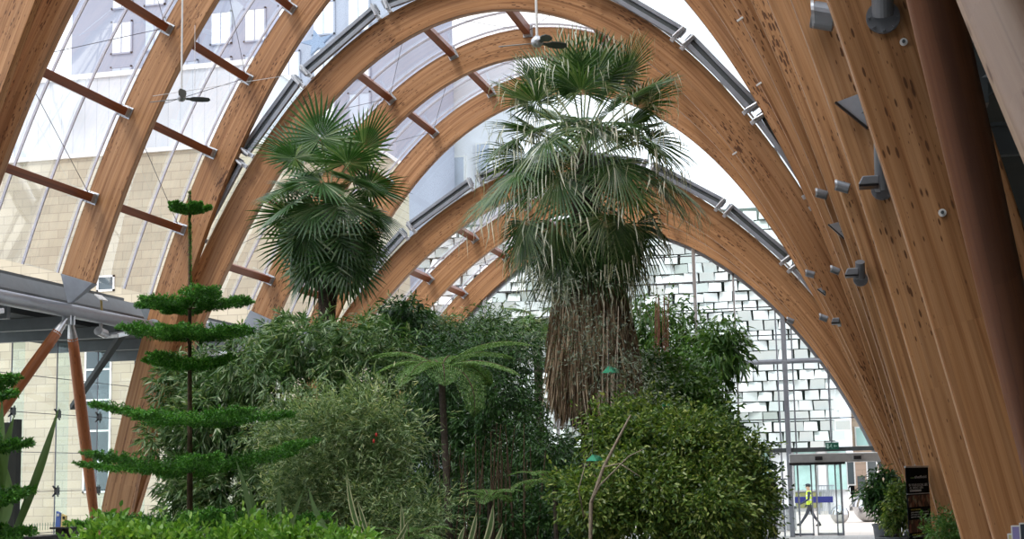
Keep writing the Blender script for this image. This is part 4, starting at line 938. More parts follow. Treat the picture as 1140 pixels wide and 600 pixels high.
def cloud(blobs,ncl,per,spread,shell=.35,down=.3):
    blobs=lumpy(blobs)
    """leaf cluster origins over blobs (centre, radii); returns base, direction, normal-ish"""
    vol=np.array([b[1][0]*b[1][1]*b[1][2] for b in blobs])**.67; vol/=vol.sum(); out=[];dirs=[]
    for (c,r),f in zip(blobs,vol):
        k=int(ncl*f); d=unit(RNG.normal(size=(k,3))); d[:,1]-=.35; d=unit(d)
        lump=1+.10*np.sin(d[:,0:1]*7+c[0])*np.sin(d[:,2:3]*6+c[2])+.07*np.sin(d[:,0:1]*15+d[:,2:3]*13)
        rad=(1-shell*RNG.random((k,1))**1.6)*lump
        rad=rad*np.where(RNG.random((k,1))<.13,RNG.uniform(1.05,1.35,(k,1)),1); p=np.array(c)+d*rad*np.array(r); p[:,2]=np.maximum(p[:,2],.05)
        out.append(p); dirs.append(d)
    p=np.concatenate(out);d=np.concatenate(dirs); b=np.repeat(p,per,axis=0); dd=np.repeat(d,per,axis=0)*.6+RNG.normal(size=(len(b),3))*.75; dd[:,2]-=down
    tw=d*.8+RNG.normal(size=d.shape)*.6; tw[:,2]-=down*.5; tw=unit(tw); tl=RNG.uniform(.5,1.6,(len(p),1))*spread*4.5; u=np.tile((np.arange(per)+.5)/per,len(p))[:,None]
    b=b+np.repeat(tw*tl,per,axis=0)*u+RNG.normal(size=b.shape)*spread*.25; dd=dd+np.repeat(tw,per,axis=0)*.9; b[:,2]=np.maximum(b[:,2],.04)
    return b,dd
def Bp(px,py,Y,rx,ry,dy=None):
    k=Y/F; c=P(px,py,Y); return ((c.x,c.y,c.z),(rx*k,(dy if dy else rx*k*.8),ry*k))
def stems(th,x,y,z,n,rad,name='stem',mat='bark',sp=.5):
    mb=MB()
    for i in range(n):
        a=RNG.uniform(0,2*PI); r=RNG.uniform(.05,sp); p=Vector((x+RNG.uniform(-.15,.15),y+RNG.uniform(-.15,.15),0)); e=Vector((x+math.cos(a)*r,y+math.sin(a)*r*.6,z*RNG.uniform(.7,1)))
        m_=p.lerp(e,.5)+Vector((RNG.uniform(-.08,.08),0,.1)); mb.tube([p,m_,e],[rad,rad*.75,rad*.4],6)
    return mb.build(name,M[mat],th,smooth=True)
def shrub(name,label,cat,blobs,ncl,per,L,W,mat,spread=.05,shell=.4,down=.3,droop=.25,st=(8,.03),stm='bark',grp=None,ssp=.5):
    c=np.mean([b[0] for b in blobs],axis=0); th=thing(name,(c[0],c[1],0),label,cat,grp)
    b,d=cloud(blobs,ncl,per,spread,shell,down); n=len(b)
    leaves('foliage',b,d,L*RNG.uniform(.6,1.2,n),W*RNG.uniform(.7,1.2,n),M[mat],th,droop)
    stems(th,c[0],c[1],max(bb[0][2] for bb in blobs),st[0],st[1],mat=stm,sp=ssp)
    return th
# ---- planting beds
for (x0,x1,y0,y1) in ((-6.2,1.9,12.5,31.0),(2.6,6.0,17.0,29.0)):
    b_=struct('trim_1',((x0+x1)/2,y0,0)) if x0<0 else struct('trim_2',((x0+x1)/2,y0,0))
    mb=MB(); mb.box2((x0,y0,0),(x1,y1,.22)); mb.build('soil',M['soil'],b_)
    mb=MB(); mb.box2((x0-.15,y0-.15,0),(x1+.15,y0,.34)); mb.box2((x0-.15,y1,0),(x1+.15,y1+.15,.34)); mb.box2((x0-.15,y0,0),(x0,y1,.34)); mb.box2((x1,y0,0),(x1+.15,y1,.34)); mb.build('kerb',M['floor'],b_,bevel=.02)
# ---- shrubs
shrub('weeping_shrub','large dense weeping shrub with long narrow leaves filling the left of the bed','shrub',
  [Bp(330,450,21,125,85,1.3),Bp(235,480,21,62,85,.9),Bp(345,385,21.5,75,36,.9),Bp(415,410,21,55,50,.9),Bp(260,550,20.5,90,60,1),Bp(370,560,20.5,110,60,1),Bp(215,430,21,35,40,.6)],5800,9,.165,.025,'L_bamboo',.028,.45,.35,.22,(16,.03))
t_=shrub('feathery_shrub','fine greyish green shrub with tiny leaves in front of the weeping shrub','shrub',
  [Bp(385,500,18.5,85,62,.8),Bp(430,470,18.5,55,40,.6),Bp(330,480,18.6,55,35,.5),Bp(440,570,18.3,60,50,.7),Bp(345,560,18.2,60,40,.5)],2700,12,.10,.015,'L_feather',.07,.8,-.15,.08,(12,.02))
fm=plain('flower_red',(.45,.03,.02),.6)
for px,py in ((419,484),(416,491)): c=P(px,py,17.65); mb=MB(); mb.sphere(c,.016,8,0,(1,1,1.7)); mb.build('red_flower',fm,t_)
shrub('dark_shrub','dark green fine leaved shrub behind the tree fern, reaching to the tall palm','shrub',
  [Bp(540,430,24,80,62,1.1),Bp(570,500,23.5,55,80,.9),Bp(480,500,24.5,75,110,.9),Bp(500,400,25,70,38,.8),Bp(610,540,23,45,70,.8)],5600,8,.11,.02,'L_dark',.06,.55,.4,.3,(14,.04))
shrub('low_tree','soft light green tree top showing above the weeping shrub under the roof','tree',
  [Bp(465,372,27,62,20,.8),Bp(520,385,27,55,25,.8),Bp(430,365,27,35,18,.6),Bp(560,378,27,40,24,.6)],2400,7,.16,.022,'L_bamboo',.06,.5,.4,.3,(8,.04))
shrub('dark_leafy_bush','rounded dark leafy clump on top of the bed, right above the tree fern','shrub',[Bp(455,352,25.5,24,13,.5),Bp(440,385,25,35,22,.5)],700,8,.15,.03,'L_dark',.05,.5,.4,.3,(4,.03),grp=None)
shrub('glossy_shrub','wide olive green shrub with small glossy leaves right of the tall palm','shrub',
  [Bp(750,500,20,55,34,.7),Bp(700,488,20,38,32,.6),Bp(797,522,20,44,34,.6),Bp(722,462,20.5,34,17,.5),Bp(760,560,19.6,88,42,.9),Bp(685,555,19.4,52,48,.7),Bp(828,503,20.3,22,16,.3),Bp(838,562,20.2,22,34,.4),Bp(770,475,20.4,25,14,.4)],5000,9,.082,.03,'L_yel',.06,.8,.1,.15,(16,.02))
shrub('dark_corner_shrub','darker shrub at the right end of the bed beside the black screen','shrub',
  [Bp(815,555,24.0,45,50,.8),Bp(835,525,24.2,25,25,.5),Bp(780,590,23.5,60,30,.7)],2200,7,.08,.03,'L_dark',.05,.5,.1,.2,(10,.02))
shrub('mid_green_shrub','fresh green rounded shrub between the tall palm and the weeping fig','shrub',
  [Bp(765,450,23,42,28,.6),Bp(735,425,23.4,28,30,.5),Bp(790,470,22.8,30,22,.5)],1700,8,.11,.035,'L_mid',.05,.45,.2,.25,(8,.03))
shrub('silvery_olive','thin grey leaved tree branching across the dead leaf skirt of the tall palm','tree',
  [Bp(655,345,20.6,48,36,.4),Bp(680,400,20.5,30,40,.35),Bp(712,415,20.6,32,38,.45),Bp(640,395,20.5,25,30,.3),Bp(720,455,20.6,40,28,.5),Bp(620,330,20.6,22,24,.3)],560,7,.07,.013,'L_grey',.10,.9,.1,.1,(9,.014),'palebark')
shrub('weeping_fig','weeping fig tree with hanging leaves in front of the glazed end wall','tree',
  [Bp(735,400,31,20,38,.5),Bp(715,360,31,18,34,.4),Bp(775,372,30.5,22,16,.4),Bp(765,410,30,20,22,.4),Bp(745,350,30.5,22,14,.4),Bp(708,410,31,16,30,.4)],620,9,.17,.04,'L_mid',.09,.95,.5,.3,(5,.045))
shrub('hanging_fig','small drooping tree of long leaves standing against the panelled facade','tree',
  [Bp(800,400,28,26,36,.4),Bp(812,370,28,16,16,.3),Bp(783,415,28,22,28,.3)],300,8,.2,.04,'L_mid',.06,.9,.8,.35,(4,.03))
mb=MB()
for i in range(16):
    x,y=736+RNG.uniform(-7,9),28.8+RNG.uniform(-.2,.2); a=P(x,RNG.uniform(325,345),y); b=P(x+RNG.uniform(-3,3),600,y); b.z=.1; mb.tube([a,a.lerp(b,.3)+Vector((RNG.uniform(-.05,.05),0,0)),b],[.007,.011,.013],5)
o=mb.build('reddish_stems',M['redbark'],origin=(P(736,400,28.8).x,28.8,.1)); tag(o,'bundle of thin reddish brown stems rising behind the shrubs right of the tall palm','stems')
# understory behind
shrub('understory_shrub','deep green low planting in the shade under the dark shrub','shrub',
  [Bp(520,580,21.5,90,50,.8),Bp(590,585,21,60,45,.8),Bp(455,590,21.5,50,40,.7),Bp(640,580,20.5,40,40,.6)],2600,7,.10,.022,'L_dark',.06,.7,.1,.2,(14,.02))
mb=MB()
for i in range(34):
    x=RNG.uniform(490,600);y=20.2+RNG.uniform(-.5,.5); a=P(x,600,y); a.z=.1; b=P(x+RNG.uniform(-14,14),RNG.uniform(470,520),y); mb.tube([a,a.lerp(b,.5)+Vector((RNG.uniform(-.1,.1),0,0)),b],[.014,.012,.006],5)
tag(mb.build('bare_stems',M['bark'],origin=(P(540,590,20.2).x,20.2,.1)),'thicket of thin dark bare stems in the shade below the tree fern','stems')
# front hedge
shrub('front_hedge','bright green leafy hedge along the bottom left in front of the Norfolk pine','hedge',
  [Bp(125,611,13.6,45,22,.5),Bp(190,613,13.6,60,24,.5),Bp(260,615,13.6,60,26,.5),Bp(330,616,13.6,55,22,.5),Bp(385,618,13.6,35,20,.5),Bp(230,656,13.6,150,45,.6)],2700,8,.085,.038,'L_hedge',.04,.4,-.6,.15,(30,.012),ssp=1.6)
shrub('small_bush','small green bush at the foot of the arches, lower right','shrub',[Bp(1052,603,17,27,26,.3),Bp(1068,598,17,14,14,.2)],520,8,.05,.016,'L_mid',.03,.5,-.1,.1,(6,.012))
shrub('background_evergreen','dark evergreen mass added deep behind the bare stems to block the light','shrub',  # planting added to close the bright gaps between the dark shrubs
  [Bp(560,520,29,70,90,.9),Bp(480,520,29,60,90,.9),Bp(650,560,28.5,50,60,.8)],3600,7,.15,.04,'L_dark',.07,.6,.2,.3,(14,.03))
# ---- tree fern
def frond_pts(o,az,el,L,droop,n=16):
    p=Vector(o); pts=[p.copy()]; e=el; st_=L/n
    for i in range(n):
        d=Vector((math.cos(az)*math.cos(e),math.sin(az)*math.cos(e),math.sin(e))); p=p+d*st_; pts.append(p.copy()); e-=droop/n
    return pts
def pinnate(name,th,pts,Lmax,mat,subdiv=9,thick=.014,leaflet=.035,w=.014,hang=.15):
    base=[];dr=[];ln=[]; n=len(pts)
    for i in range(2,n*3):
        t=i/(n*3); f=t*(n-1); k=min(n-2,int(f)); p=pts[k].lerp(pts[k+1],f-k); d=(pts[k+1]-pts[k]).normalized(); s=d.cross(Vector((0,0,1)))
        if s.length<.05: s=Vector((1,0,0))
        s.normalize(); LL=Lmax*math.sin(PI*min(1,.12+t*.9))**.7
        for sg in (-1,1):
            pd=(s*sg+d*.35+Vector((0,0,-hang))).normalized()
            for j in range(subdiv):
                u=(j+.5)/subdiv; q=p+pd*LL*u
                for s2 in (-1,1):
                    base.append(q); dr.append(pd*.5+d*s2*.9); ln.append(leaflet*(1.1-u*.7))
    mb=MB(); mb.tube(pts,[thick*(1-.85*i/(n-1)) for i in range(n)],6); fr=mb.build(name,M['bark'],th)
    leaves('leaflets',np.array([tuple(b) for b in base]),np.array([tuple(b) for b in dr]),np.array(ln),w,M[mat],fr,.05)
    return fr
c=P(491,412,20.0); th=thing('tree_fern',(c.x,20.0,0),'tree fern with a dark slender trunk and wide lacy fronds over the left bed','tree fern')
mb=MB(); mb.tube([(c.x+.15,20,0),(c.x+.08,20,1.5),(c.x,20,c.z)],[.06,.05,.045],10); mb.build('trunk',M['fibre'],th,smooth=True)
for az,el,L,dp in ((178,.75,1.15,1.2),(205,.55,1.0,1.3),(150,.7,.9,1.2),(5,.75,1.45,1.15),(-18,.35,1.35,1.0),(-35,.25,1.2,2.2),(35,.7,1.2,1.2),(240,.45,.9,1.6),(-70,.5,.9,1.8),(90,.8,1.0,1.4),(120,.7,.9,1.3),(-110,.6,.8,1.6),(60,.5,1.1,1.5)):
    pinnate('frond',th,frond_pts(c,math.radians(az),el,L,dp),.30,'L_fern')
for (px,py,Y,n,L,lab) in ((618,530,19.5,9,.75,'light green fern low beside the base of the tall palm'),(545,545,19.0,7,.5,'small pale fern in the dark gap below the tree fern'),(455,590,17.5,8,.6,'low fern spreading at the bottom beside the feathery shrub'),(300,582,16.4,6,.5,'low fern half hidden behind the front hedge')):
    c=P(px,py+12,Y); th=thing('fern',(c.x,Y,0),lab,'fern')
    mb=MB(); mb.tube([(c.x,Y,0),(c.x,Y,c.z)],[.03,.035],8); mb.build('stem',M['fibre'],th)
    for k in range(n): pinnate('frond',th,frond_pts(c,2*PI*k/n+.3,.9-.3*(k%2),L,1.5,10),.16,'L_fern',5,.008,.03,.011)
# ---- fan palms
def fan_leaf(mb,origin,az,el,Lp,Rb,K,spread,tipdroop,ax_tw=0,threads=0,droopseg=.2,cup=.15):
    o=Vector(origin); d0=Vector((math.cos(az)*math.cos(el),math.sin(az)*math.cos(el),math.sin(el))); pts=[o]; p=o.copy(); e=el; n=6
    for i in range(n):
        d=Vector((math.cos(az)*math.cos(e),math.sin(az)*math.cos(e),math.sin(e))); p=p+d*Lp/n; pts.append(p.copy()); e-=.35/n
    mb.tube(pts,[.022]+[.014]*(n-1)+[.010],5,1)
    x=(pts[-1]-pts[-2]).normalized(); z=Vector((0,0,1)); s=x.cross(z)
    if s.length<.2: s=Vector((-math.sin(az),math.cos(az),0))
    s.normalize(); nrm=s.cross(x).normalized()
    rt=Matrix.Rotation(ax_tw,3,x); s=rt@s; nrm=rt@nrm
    if math.sin(az)<-.25 and -.6<el<.75: tipdroop+=.6*(-math.sin(az))
    if el>.95: tipdroop-=.35; droopseg*=.4
    # blade tilts down from the petiole
    bt=Matrix.Rotation(-tipdroop,3,s); x=bt@x; nrm=bt@nrm
    hub=pts[-1]
    for k in range(K):
        a=(k/(K-1)-.5)*spread; L=Rb*(1-.28*abs(a/(spread/2))**2)*RNG.uniform(.93,1.05)
        dd=(x*math.cos(a)+s*math.sin(a)); sd=(-x*math.sin(a)+s*math.cos(a)); da=spread/(K-1)*.5
        w1=math.tan(da)*L*.42
        base=hub+dd*.02
        f=.5*w1
        c_=lambda u: hub+dd*L*u*(1) + nrm*(cup*L*u*(1-u)) - Vector((0,0,1))*L*droopseg*u**2.6*RNG_d
        RNG_d=RNG.uniform(.5,1.5)
        q1,q2,q3=c_(.42),c_(.76),c_(1.0)
        vs=[base,q1+sd*w1-nrm*f,q1+nrm*f*.3,q1-sd*w1-nrm*f,q2+sd*w1*.72-nrm*f*.4,q2+nrm*f*.1,q2-sd*w1*.72-nrm*f*.4,q3]
        mb.add(vs,[(0,1,2),(0,2,3),(1,4,5,2),(2,5,6,3),(4,7,5),(5,7,6)],0)
        if threads and RNG.random()<threads:
            e0=q2.lerp(q3,RNG.random()); w=.006+.006*RNG.random(); l=RNG.uniform(.2,.5)*Rb; j=dd*RNG.uniform(.0,.07)+Vector((RNG.normal()*.02,RNG.normal()*.02,0)); jj=Vector((RNG.normal()*.03,RNG.normal()*.03,0)); up=Vector((0,0,0))
            mb.add([e0+sd*w,e0-sd*w,e0+j+up-Vector((0,0,l*.4))+sd*w,e0+j+up-Vector((0,0,l*.4))-sd*w,e0+j+jj-Vector((0,0,l))],[(0,1,3,2),(2,3,4)],2)
# smaller fan palm on the left
Y=24.0; c=P(367,214,Y)
th=thing('fan_palm',(P(363,345,Y).x,Y,0),'smaller fan palm on the left with round stiff leaves rising from the weeping shrub','palm')
base=P(364,345,Y); mb=MB(); pts=[Vector((base.x,Y,0)),Vector((base.x,Y,base.z)),P(366,290,Y),Vector(c)-Vector((0,0,.35)),Vector(c)]; mb.tube(pts,[.13,.15,.17,.13,.06],14); mb.build('trunk',M['fibre'],th,smooth=True)
mb=MB()
for i in range(420):
    t=RNG.uniform(0,1); p=pts[1].lerp(pts[3],t); a=RNG.uniform(0,2*PI); r=.14; q=p+Vector((math.cos(a)*r,math.sin(a)*r,0)); e=q+Vector((math.cos(a)*.08,math.sin(a)*.08,RNG.uniform(-.22,.08))); s=Vector((-math.sin(a),math.cos(a),0))*.008; mb.add([q+s,q-s,e],[(0,1,2)])
mb.build('trunk_fibre',M['dead'],th)
# upright top leaves (like the photo: a spray of three big fans), then rings of arching and hanging ones
LV=[(270,1.15,1.0,.66),(175,1.08,1.0,.64),(10,1.05,1.05,.66),(95,1.25,1.05,.6),(225,.85,.85,.62),(320,.8,.85,.6)]
for k in range(8): LV.append((k*45+12,.42+.12*(k%2),.75,.60))
for k in range(9): LV.append((k*40+30,.0+.12*(k%2),.75,.62))
for k in range(9): LV.append((k*40+5,-.42-.12*(k%2),.72,.62))
for k in range(9): LV.append((k*40+22,-.85-.1*(k%2),.80,.6))
for i,(az,el,lp,rb) in enumerate(LV):
    mb=MB(); o_=Vector(c)+Vector((0,0,-.02*i)) if i<6 else Vector(c)-Vector((0,0,.1+.45*(i-6)/35))
    fan_leaf(mb,o_,math.radians(az+RNG.uniform(-8,8)),el,lp*RNG.uniform(.85,1.1)*1.02,rb*RNG.uniform(.95,1.15)*1.22,34,math.radians(290),(-.15 if el>.9 else .25)+RNG.uniform(-.3,.3),RNG.uniform(-.6,.6),0,.07,.10)
    mb.build('frond',[M['L_fan'],M['petiole'],M['thread']],th,recalc=False)
mb=MB(); cc=P(378,205,Y-.3)
for i in range(9): mb.sphere(cc+Vector((RNG.uniform(-.12,.12),RNG.uniform(-.05,.05),RNG.uniform(-.06,.06))),.04,8,0,(1.3,1,.7))
mb.build('flower_bud',plain('bud_yellow',(.50,.40,.14),.6),th,smooth=True)
# tall palm with shaggy skirt
Y=22.0; c=P(650,186,Y); ct=Vector(c)
th=thing('tall_fan_palm',(P(662,480,Y).x,Y,0),'tall shaggy fan palm with a brown skirt of dead leaves, centre of the hall','palm')
b0=Vector((P(668,560,Y).x,Y,0)); pts=[b0,P(662,470,Y),P(656,330,Y),ct-Vector((0,0,.3)),ct+Vector((0,0,.35))]
mb=MB(); mb.tube(pts,[.24,.22,.24,.2,.07],16); mb.build('trunk',M['fibre'],th,smooth=True)
LV=[]
for az,el in ((95,1.35),(40,1.2),(140,1.15),(-20,1.1),(200,1.05),(260,1.25),(300,1.1)): LV.append((az,el,1.12,.92))
for k in range(7): LV.append((k*51.4+20,.80+.1*(k%2),1.2,.86))
for k in range(8): LV.append((k*45+33,.62+.1*(k%2),.85,.84))
for k in range(9): LV.append((k*40+7,.42+.12*(k%2),1.15,.86))
for k in range(7): LV.append((k*51.4+40,.25,.8,.8))
for k in range(9): LV.append((k*40+25,.05+.12*(k%2),1.2,.86))
for k in range(10): LV.append((k*36+3,-.35-.1*(k%2),1.1,.84))
for k in range(9): LV.append((k*40+20,-.75-.12*(k%2),1.0,.78))
for k in range(7): LV.append((k*51.4+8,-1.05,1.0,.65))
for i,(az,el,lp,rb) in enumerate(LV):
    mb=MB(); o_=ct+Vector((0,0,.35-.95*(i/len(LV))))
    sp=230 if el>.6 else 200
    fan_leaf(mb,o_,math.radians(az+RNG.uniform(-7,7)),el,lp*RNG.uniform(.9,1.1),rb*RNG.uniform(.9,1.12),38,math.radians(sp),(-.05 if el>.6 else .35)+RNG.uniform(-.2,.25),RNG.uniform(-.5,.5),.6 if el>.6 else .55,.12 if el>.6 else .22,.12)
    mb.build('frond',[M['L_fan2'],M['petiole'],M['thread']],th,recalc=False)
# dead leaf skirt
n=6500; zt_=P(650,300,Y).z; zb_=P(660,478,Y).z; px_c=lambda z:0
t=RNG.random(n); ang=RNG.uniform(0,2*PI,n); z=zt_-(zt_-zb_)*(t*.8); xa=P(656,330,Y).x+(P(664,470,Y).x-P(656,330,Y).x)*t
rad=(.42+.22*np.sin(np.minimum(1,t*1.3)*PI*.55))*RNG.uniform(.75,1.08,n); rad=np.where(t>.85,rad*(1-(t-.85)*.8),rad)
base=np.stack([xa+np.cos(ang)*rad,Y+np.sin(ang)*rad,z],1); dr=np.stack([np.cos(ang)*.10+RNG.normal(size=n)*.06,np.sin(ang)*.10+RNG.normal(size=n)*.05,-np.ones(n)],1)
leaves('dead_leaf_skirt',base,dr,RNG.uniform(.3,.62,n),RNG.uniform(.010,.026,n),M['dead'],th,.0)
mb=MB(); prof=[]
for i in range(12):
    u=i/11; prof.append((.33+.14*math.sin(PI*min(1,u*1.2)*.6)-(.12*max(0,u-.8)/.2),zt_-(zt_-zb_)*u*.98))
mb.lathe(((P(660,400,Y)).x,Y,0),list(reversed(prof)),24); mb.build('skirt_core',M['fibre'],th,smooth=True)
# small palm behind
for (px,py,Yq,R_,n_,lab) in ((598,358,29.5,.55,14,'small light green fan palm behind the bed, left of the brown skirt'),):
    c=P(px,py,Yq); th=thing('small_fan_palm',(c.x,Yq,0),lab,'palm'); mb=MB(); mb.tube([(c.x,Yq,0),c],[.12,.08],10); mb.build('trunk',M['fibre'],th,smooth=True)
    for k in range(n_):
        mb=MB(); fan_leaf(mb,c,k*2*PI/n_*2.3,[.9,.4,.0][k%3],.35,R_,22,math.radians(200),.4,0,0,.15,.1); mb.build('frond',[M['L_mid'],M['petiole'],M['thread']],th,recalc=False)
# ---- Norfolk pine
def norfolk(name,label,Yp,tx,top,whorls,tr=.045):
    base=P(*tx[1],Yp); tp=P(*tx[0],Yp); th=thing(name,(base.x,Yp,0),label,'conifer')
    mb=MB(); b=Vector((base.x,Yp,0)); n=10; mb.tube([b.lerp(tp,i/n) for i in range(n+1)],[tr*(1-.72*i/n) for i in range(n+1)],12); mb.build('trunk',M['bark'],th,smooth=True)
    # green scaly leader
    a=P(tx[0][0]+1,tx[0][1]+118,Yp) if top else tp; L_=(tp-a).length; nb=900 if top else 10
    u=RNG.random(nb); ang=RNG.uniform(0,2*PI,nb); bb=np.array([tuple(a.lerp(tp,x)) for x in u]); d=np.stack([np.cos(ang),np.sin(ang),np.ones(nb)*.9],1)
    if top: leaves('green_leader',bb,d,.035,.012,M['L_pine'],th,0)
    for (py,rpx,nbz,up,rot,lift) in whorls:
        c=P(tx[0][0]+(tx[1][0]-tx[0][0])*(py-tx[0][1])/(tx[1][1]-tx[0][1]),py,Yp); R_=rpx*Yp/F
        for k in range(nbz):
            az=2*PI*k/nbz+rot; Lb=R_*RNG.uniform(.9,1.08); m_=12; uo=RNG.uniform(-.05,.16)
            pts=[c+Vector((math.cos(az)*Lb*u_,math.sin(az)*Lb*u_,Lb*((up+uo)*u_+lift*u_*u_))) for u_ in np.linspace(0,1,m_)]
            mb=MB(); mb.tube(pts,[max(.004,.014*(1-.8*i/(m_-1))) for i in range(m_)],6); br=mb.build('branch',M['bark'],th)
            base_=[];dr_=[];ln=[]
            nb=int(26+Lb*22)
            for j in range(nb):
                t_=.10+.90*j/nb; f=t_*(m_-1); kk=min(m_-2,int(f)); p=pts[kk].lerp(pts[kk+1],f-kk); d=(pts[kk+1]-pts[kk]).normalized(); s=Vector((-math.sin(az),math.cos(az),0))
                bl=min(.32,Lb*.42)*(math.sin(PI*min(1,.22+.78*t_))**.6 if t_<.9 else .45)
                for sg in (-1,1):
                    e=(s*sg*.9+d*.55+Vector((0,0,RNG.uniform(-.42,.12)))).normalized(); q=13
                    for x in range(q):
                        w_=(x+.3)/q; pt_=p+e*bl*w_+Vector((0,0,bl*(-.10*w_+.28*w_*w_)))
                        for y in range(4):
                            base_.append(tuple(pt_)); r_=RNG.normal(size=3)*.8; dr_.append((e.x*.8+r_[0],e.y*.8+r_[1],e.z+.3+r_[2]*1.1)); ln.append(.036)
            leaves('needles',np.array(base_),np.array(dr_),np.array(ln),.011,M['L_pine'],br,0)
    return th
norfolk('norfolk_pine','young Norfolk Island pine with flat tiers of branches in the left foreground',16.0,((211,213),(213,590)),True,
  [(237,26,5,.25,.5,-.05),(344,66,6,.22,.2,-.12),(378,78,6,.16,.7,-.04),(411,52,6,.16,.1,.0),(472,122,6,.10,.45,-.02),(526,142,6,.06,.05,.0),(584,150,5,.02,.35,.02)])
norfolk('norfolk_pine','dark conifer branches poking in at the left edge behind the sword leaves',10.0,((-60,380),(-58,600)),False,
  [(438,85,6,-.05,.1,.1),(500,92,6,-.02,.5,.1),(560,100,7,.0,.0,.05),(600,95,6,-.05,.4,.0)])
# ---- sword leaves and spiky plants
def sword(name,label,cat,blades,mat='L_sword',edge=False):
    x=np.mean([P(b[0],b[1],b[6]).x for b in blades]); th=thing(name,(x,blades[0][6],0),label,cat)
    for (bx,by,tx,ty,w,bend,Yq) in blades:
        a=P(bx,by,Yq); b=P(tx,ty,Yq); w=w*Yq/F; mb=MB(); n=10; rows=[]
        d=b-a; s=Vector((d.z,0,-d.x)).normalized()*.9+Vector((0,.4,0)); L=d.length
        a0=Vector((a.x,Yq,0)) 
        for i in range(n+1):
            u=i/n; p=a.lerp(b,u)+s*bend*L*math.sin(PI*u)+Vector((0,-.08*u,0)); ww=w*(.8+.5*math.sin(PI*u*.8))*(1-u**3.5)/1.1+.0008
            rows.append((p,ww))
        ex=a-d.normalized()*(a.z/max(.2,d.normalized().z)) if a.z>.05 else a
        if abs(ex.x-a.x)>.6: ex=Vector((a.x-.3*(1 if d.x>0 else -1),Yq,0))
        rows=[(ex,w*.6)]+rows
        vs=[]
        for p,ww in rows: vs+= [p-s*ww/2,p+Vector((0,ww*.18,0)),p+s*ww/2]
        fs=[]
        for i in range(len(rows)-1): k=i*3; fs+=[(k,k+1,k+4,k+3),(k+1,k+2,k+5,k+4)]
        mb.add(vs,fs)
        if edge:
            vs2=[];fs2=[]
            for p,ww in rows: vs2+=[p-s*ww/2-Vector((0,.001,0)),p-s*ww*.30-Vector((0,.003,0)),p+s*ww*.3-Vector((0,.003,0)),p+s*ww/2-Vector((0,.001,0))]
            for i in range(len(rows)-1): k=i*4; fs2+=[(k,k+1,k+5,k+4),(k+2,k+3,k+7,k+6)]
            mb.add(vs2,fs2,1)
        mb.build('blade',[M[mat],M['cream']],th,smooth=True,recalc=False)
    return th
sword('sword_leaf_plant','large grey green sword leaves rising at the left edge','plant',[(14,600,72,453,10,.015,10.5),(-4,600,22,462,14,-.04,10.8),(2,585,8,440,9,.0,11.2),(-14,600,5,500,13,.05,10.6),(-6,600,14,520,12,.1,11)])
sword('sword_leaf_plant','cluster of green sword leaves standing between the Norfolk pine and the feathery shrub','plant',
  [(283,600,266,512,6,.03,15.3),(288,598,281,540,6,.0,15.5),(311,600,313,538,6,.0,15.4),(322,605,342,543,5,-.05,15.2),(380,605,346,540,6,-.10,15.2),(272,600,250,548,5,.04,15.5)])
sword('variegated_plant','cream edged sword leaves at the bottom below the feathery shrub','plant',
  [(408,610,389,526,6,-.05,14.8),(412,605,400,555,5,.0,15),(447,608,449,560,5,.03,15),(436,610,458,578,5,.05,14.9)],edge=True)
sword('variegated_plant','cream edged sword leaves at the bottom centre below the dark thicket','plant',
  [(520,612,533,570,6,.03,15),(538,610,551,562,7,.05,15.2),(548,612,562,582,5,.04,15),(510,610,520,585,5,-.03,15)],edge=True)
def spiky(px,py,Yq,R_,n_,lab,mat='L_dark'):
    c=P(px,py,Yq); th=thing('spiky_cordyline',(c.x,Yq,0),lab,'plant'); mb=MB(); mb.tube([(c.x,Yq,0),c],[.05,.04],8); mb.build('stem',M['bark'],th)
    d=unit(RNG.normal(size=(n_,3))); d[:,2]=np.abs(d[:,2])*.9-.15; leaves('leaves',np.tile(np.array(tuple(c)),(n_,1)),d,R_*RNG.uniform(.7,1.05,n_),.045,M[mat],th,.25)
spiky(812,478,24,.42,70,'dark spiky cordyline rosette against the panelled facade'); spiky(752,425,27,.5,60,'spiky rosette among the leaves right of the tall palm','L_mid')
# leaning pale trunk
Y=18.2; mb=MB(); a=P(652,590,Y); a.z=.1; q=[a,P(658,560,Y),P(672,520,Y),P(690,485,Y),P(702,462,Y)]
mb.tube(q,[.026,.024,.020,.016,.010],8); mb.tube([q[1],P(668,540,Y-.2),P(700,508,Y-.3),P(716,500,Y-.3)],[.012,.010,.008,.004],6); mb.tube([q[2],P(690,516,Y-.2),P(712,530,Y-.3)],[.010,.008,.004],6); mb.tube([P(650,575,Y),P(644,545,Y-.2),P(652,515,Y-.2)],[.010,.008,.004],6)
tag(mb.build('leaning_trunk',M['palebark'],origin=a,smooth=True),'thin pale bare trunk leaning right in front of the glossy shrub','trunk')
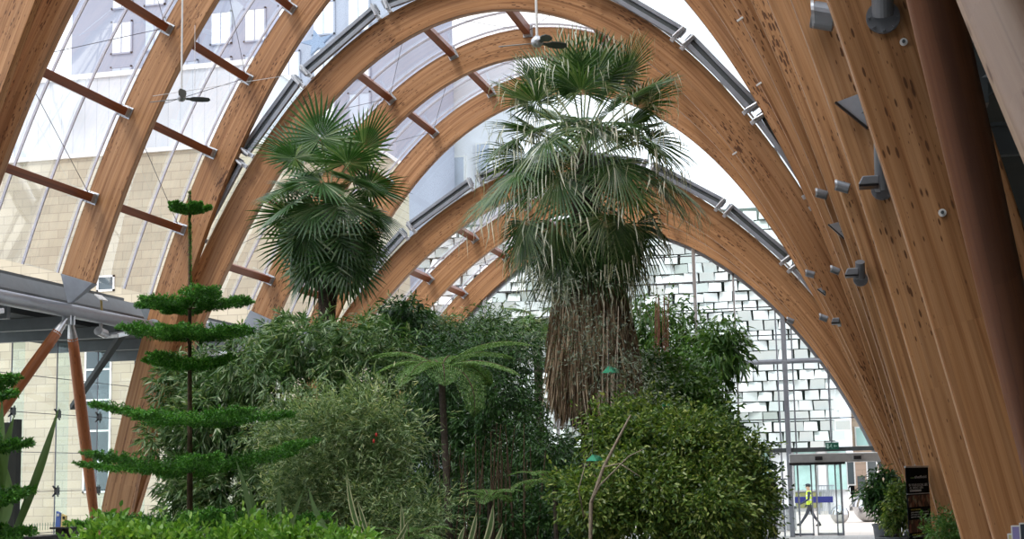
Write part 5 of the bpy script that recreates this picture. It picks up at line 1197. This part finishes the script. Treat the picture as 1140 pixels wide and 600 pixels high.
# green paper tents
gm=leafmat('green_plastic',[(0,(.0,.26,.13)),(1,(.03,.36,.20))],.35,.35)
for (px,py,Yq,w,lab,s_) in ((679,412,20.2,19,'green tent shaped moth trap hanging before the brown palm skirt',1),(661,510,17.6,17,'green tent shaped moth trap low beside the leaning trunk',-1),(742,450,20.5,11,'pale green moth trap half hidden in the shrub right of the palm',1)):
    c=P(px,py,Yq); k=w*Yq/F/2; th=thing('moth_trap',c,lab,'trap','green tent shaped traps in the plants')
    A=c+Vector((-k*.95,-.05,-k*.35));B=c+Vector((k*.55,-.10,-k*.38));C_=c+Vector((-k*.15,0,k*.5));D=c+Vector((k*.6,.12,k*.1)) ; E_=c+Vector((k,.12,-k*.3))
    mb=MB(); mb.prism([A,C_,D+Vector((0,0,k*.15)),B],(0,.004,.002)); mb.prism([B,D+Vector((0,0,k*.15)),E_],(0,.004,.002)); mb.build('folded_roof',gm,th)
    mb=MB(); mb.tube([C_,C_+Vector((.01,0,.35))],.003,5); mb.build('hanging_wire',M['cabled'],th)
# ---- potted plants lower right
for (px,rim,Yq,wpx,lab,zz) in ((987,583,38.0,30,'tall dark grey planter by the arch feet holding a small tree','tall'),(1000,597,36.0,44,'wide dark grey planter in front of the taller one','wide')):
    c=P(px,rim,Yq); R_=wpx*Yq/F/2; th=thing('planter',(c.x,Yq,0),lab,'planter','dark grey planters by the arch feet')
    mb=MB(); h=c.z; mb.lathe((c.x,Yq,0),[(R_*.68,0),(R_*.72,.02),(R_*.97,h*.93),(R_*1.03,h*.94),(R_*1.03,h),(R_*.93,h),(R_*.92,h-.05)],32); mb.build('pot',M['pot'],th,smooth=False)
    mb=MB(); mb.lathe((c.x,Yq,0),[(R_*.91,h-.06),(R_*.9,h-.045)],24); mb.build('soil',M['soil'],th)
shrub('potted_tree','slim dark leaved small tree growing in the tall planter beside the banner','tree',
  [Bp(975,545,38,14,14,.25),Bp(985,540,38,14,16,.3),Bp(992,560,38,14,18,.3)],420,7,.16,.05,'L_dark',.05,.8,.3,.3,(5,.02),ssp=.2)
shrub('potted_ficus','leafy yellow green small tree growing in the wide planter beside the banner','tree',
  [Bp(1000,560,36.3,13,24,.3),Bp(1008,548,36.3,9,12,.2),Bp(995,580,36.3,10,10,.2)],460,7,.10,.04,'L_yel',.05,.8,.1,.3,(6,.02),ssp=.2)
# ================================================================= LIGHT
w=bpy.data.worlds.new('sky'); SC.world=w; w.use_nodes=True; nt=w.node_tree; nt.nodes.clear()
o=nt.nodes.new('ShaderNodeOutputWorld'); b=nt.nodes.new('ShaderNodeBackground'); tc=nt.nodes.new('ShaderNodeTexCoord')
no=nt.nodes.new('ShaderNodeTexNoise'); no.inputs['Scale'].default_value=2.2; no.inputs['Detail'].default_value=5
r=ramp(nt,[(.35,(.78,.86,1.0)),(.65,(1,1,1))]); nt.links.new(tc.outputs['Generated'],no.inputs['Vector']); nt.links.new(no.outputs['Fac'],r.inputs[0]); nt.links.new(r.outputs[0],b.inputs[0])
b.inputs[1].default_value=SKY; nt.links.new(b.outputs[0],o.inputs[0])
l=bpy.data.lights.new('sun','SUN'); l.energy=SUN; l.angle=math.radians(12); l.color=(1,.96,.9); so=bpy.data.objects.new('sun',l); COL.objects.link(so); so.rotation_euler=(math.radians(38),0,math.radians(-28)); so.location=(-10,-10,40)
SC.view_settings.view_transform='Standard'; SC.view_settings.look='None'; SC.view_settings.gamma=1; SC.view_settings.exposure=EXPO; SC.view_settings.use_curve_mapping=False
for o in bpy.data.objects:
    if o.parent is None and o.type in('MESH','EMPTY') and 'category' not in o.keys() and o.get('kind') not in('structure','stuff'): print('UNTAGGED',o.name)
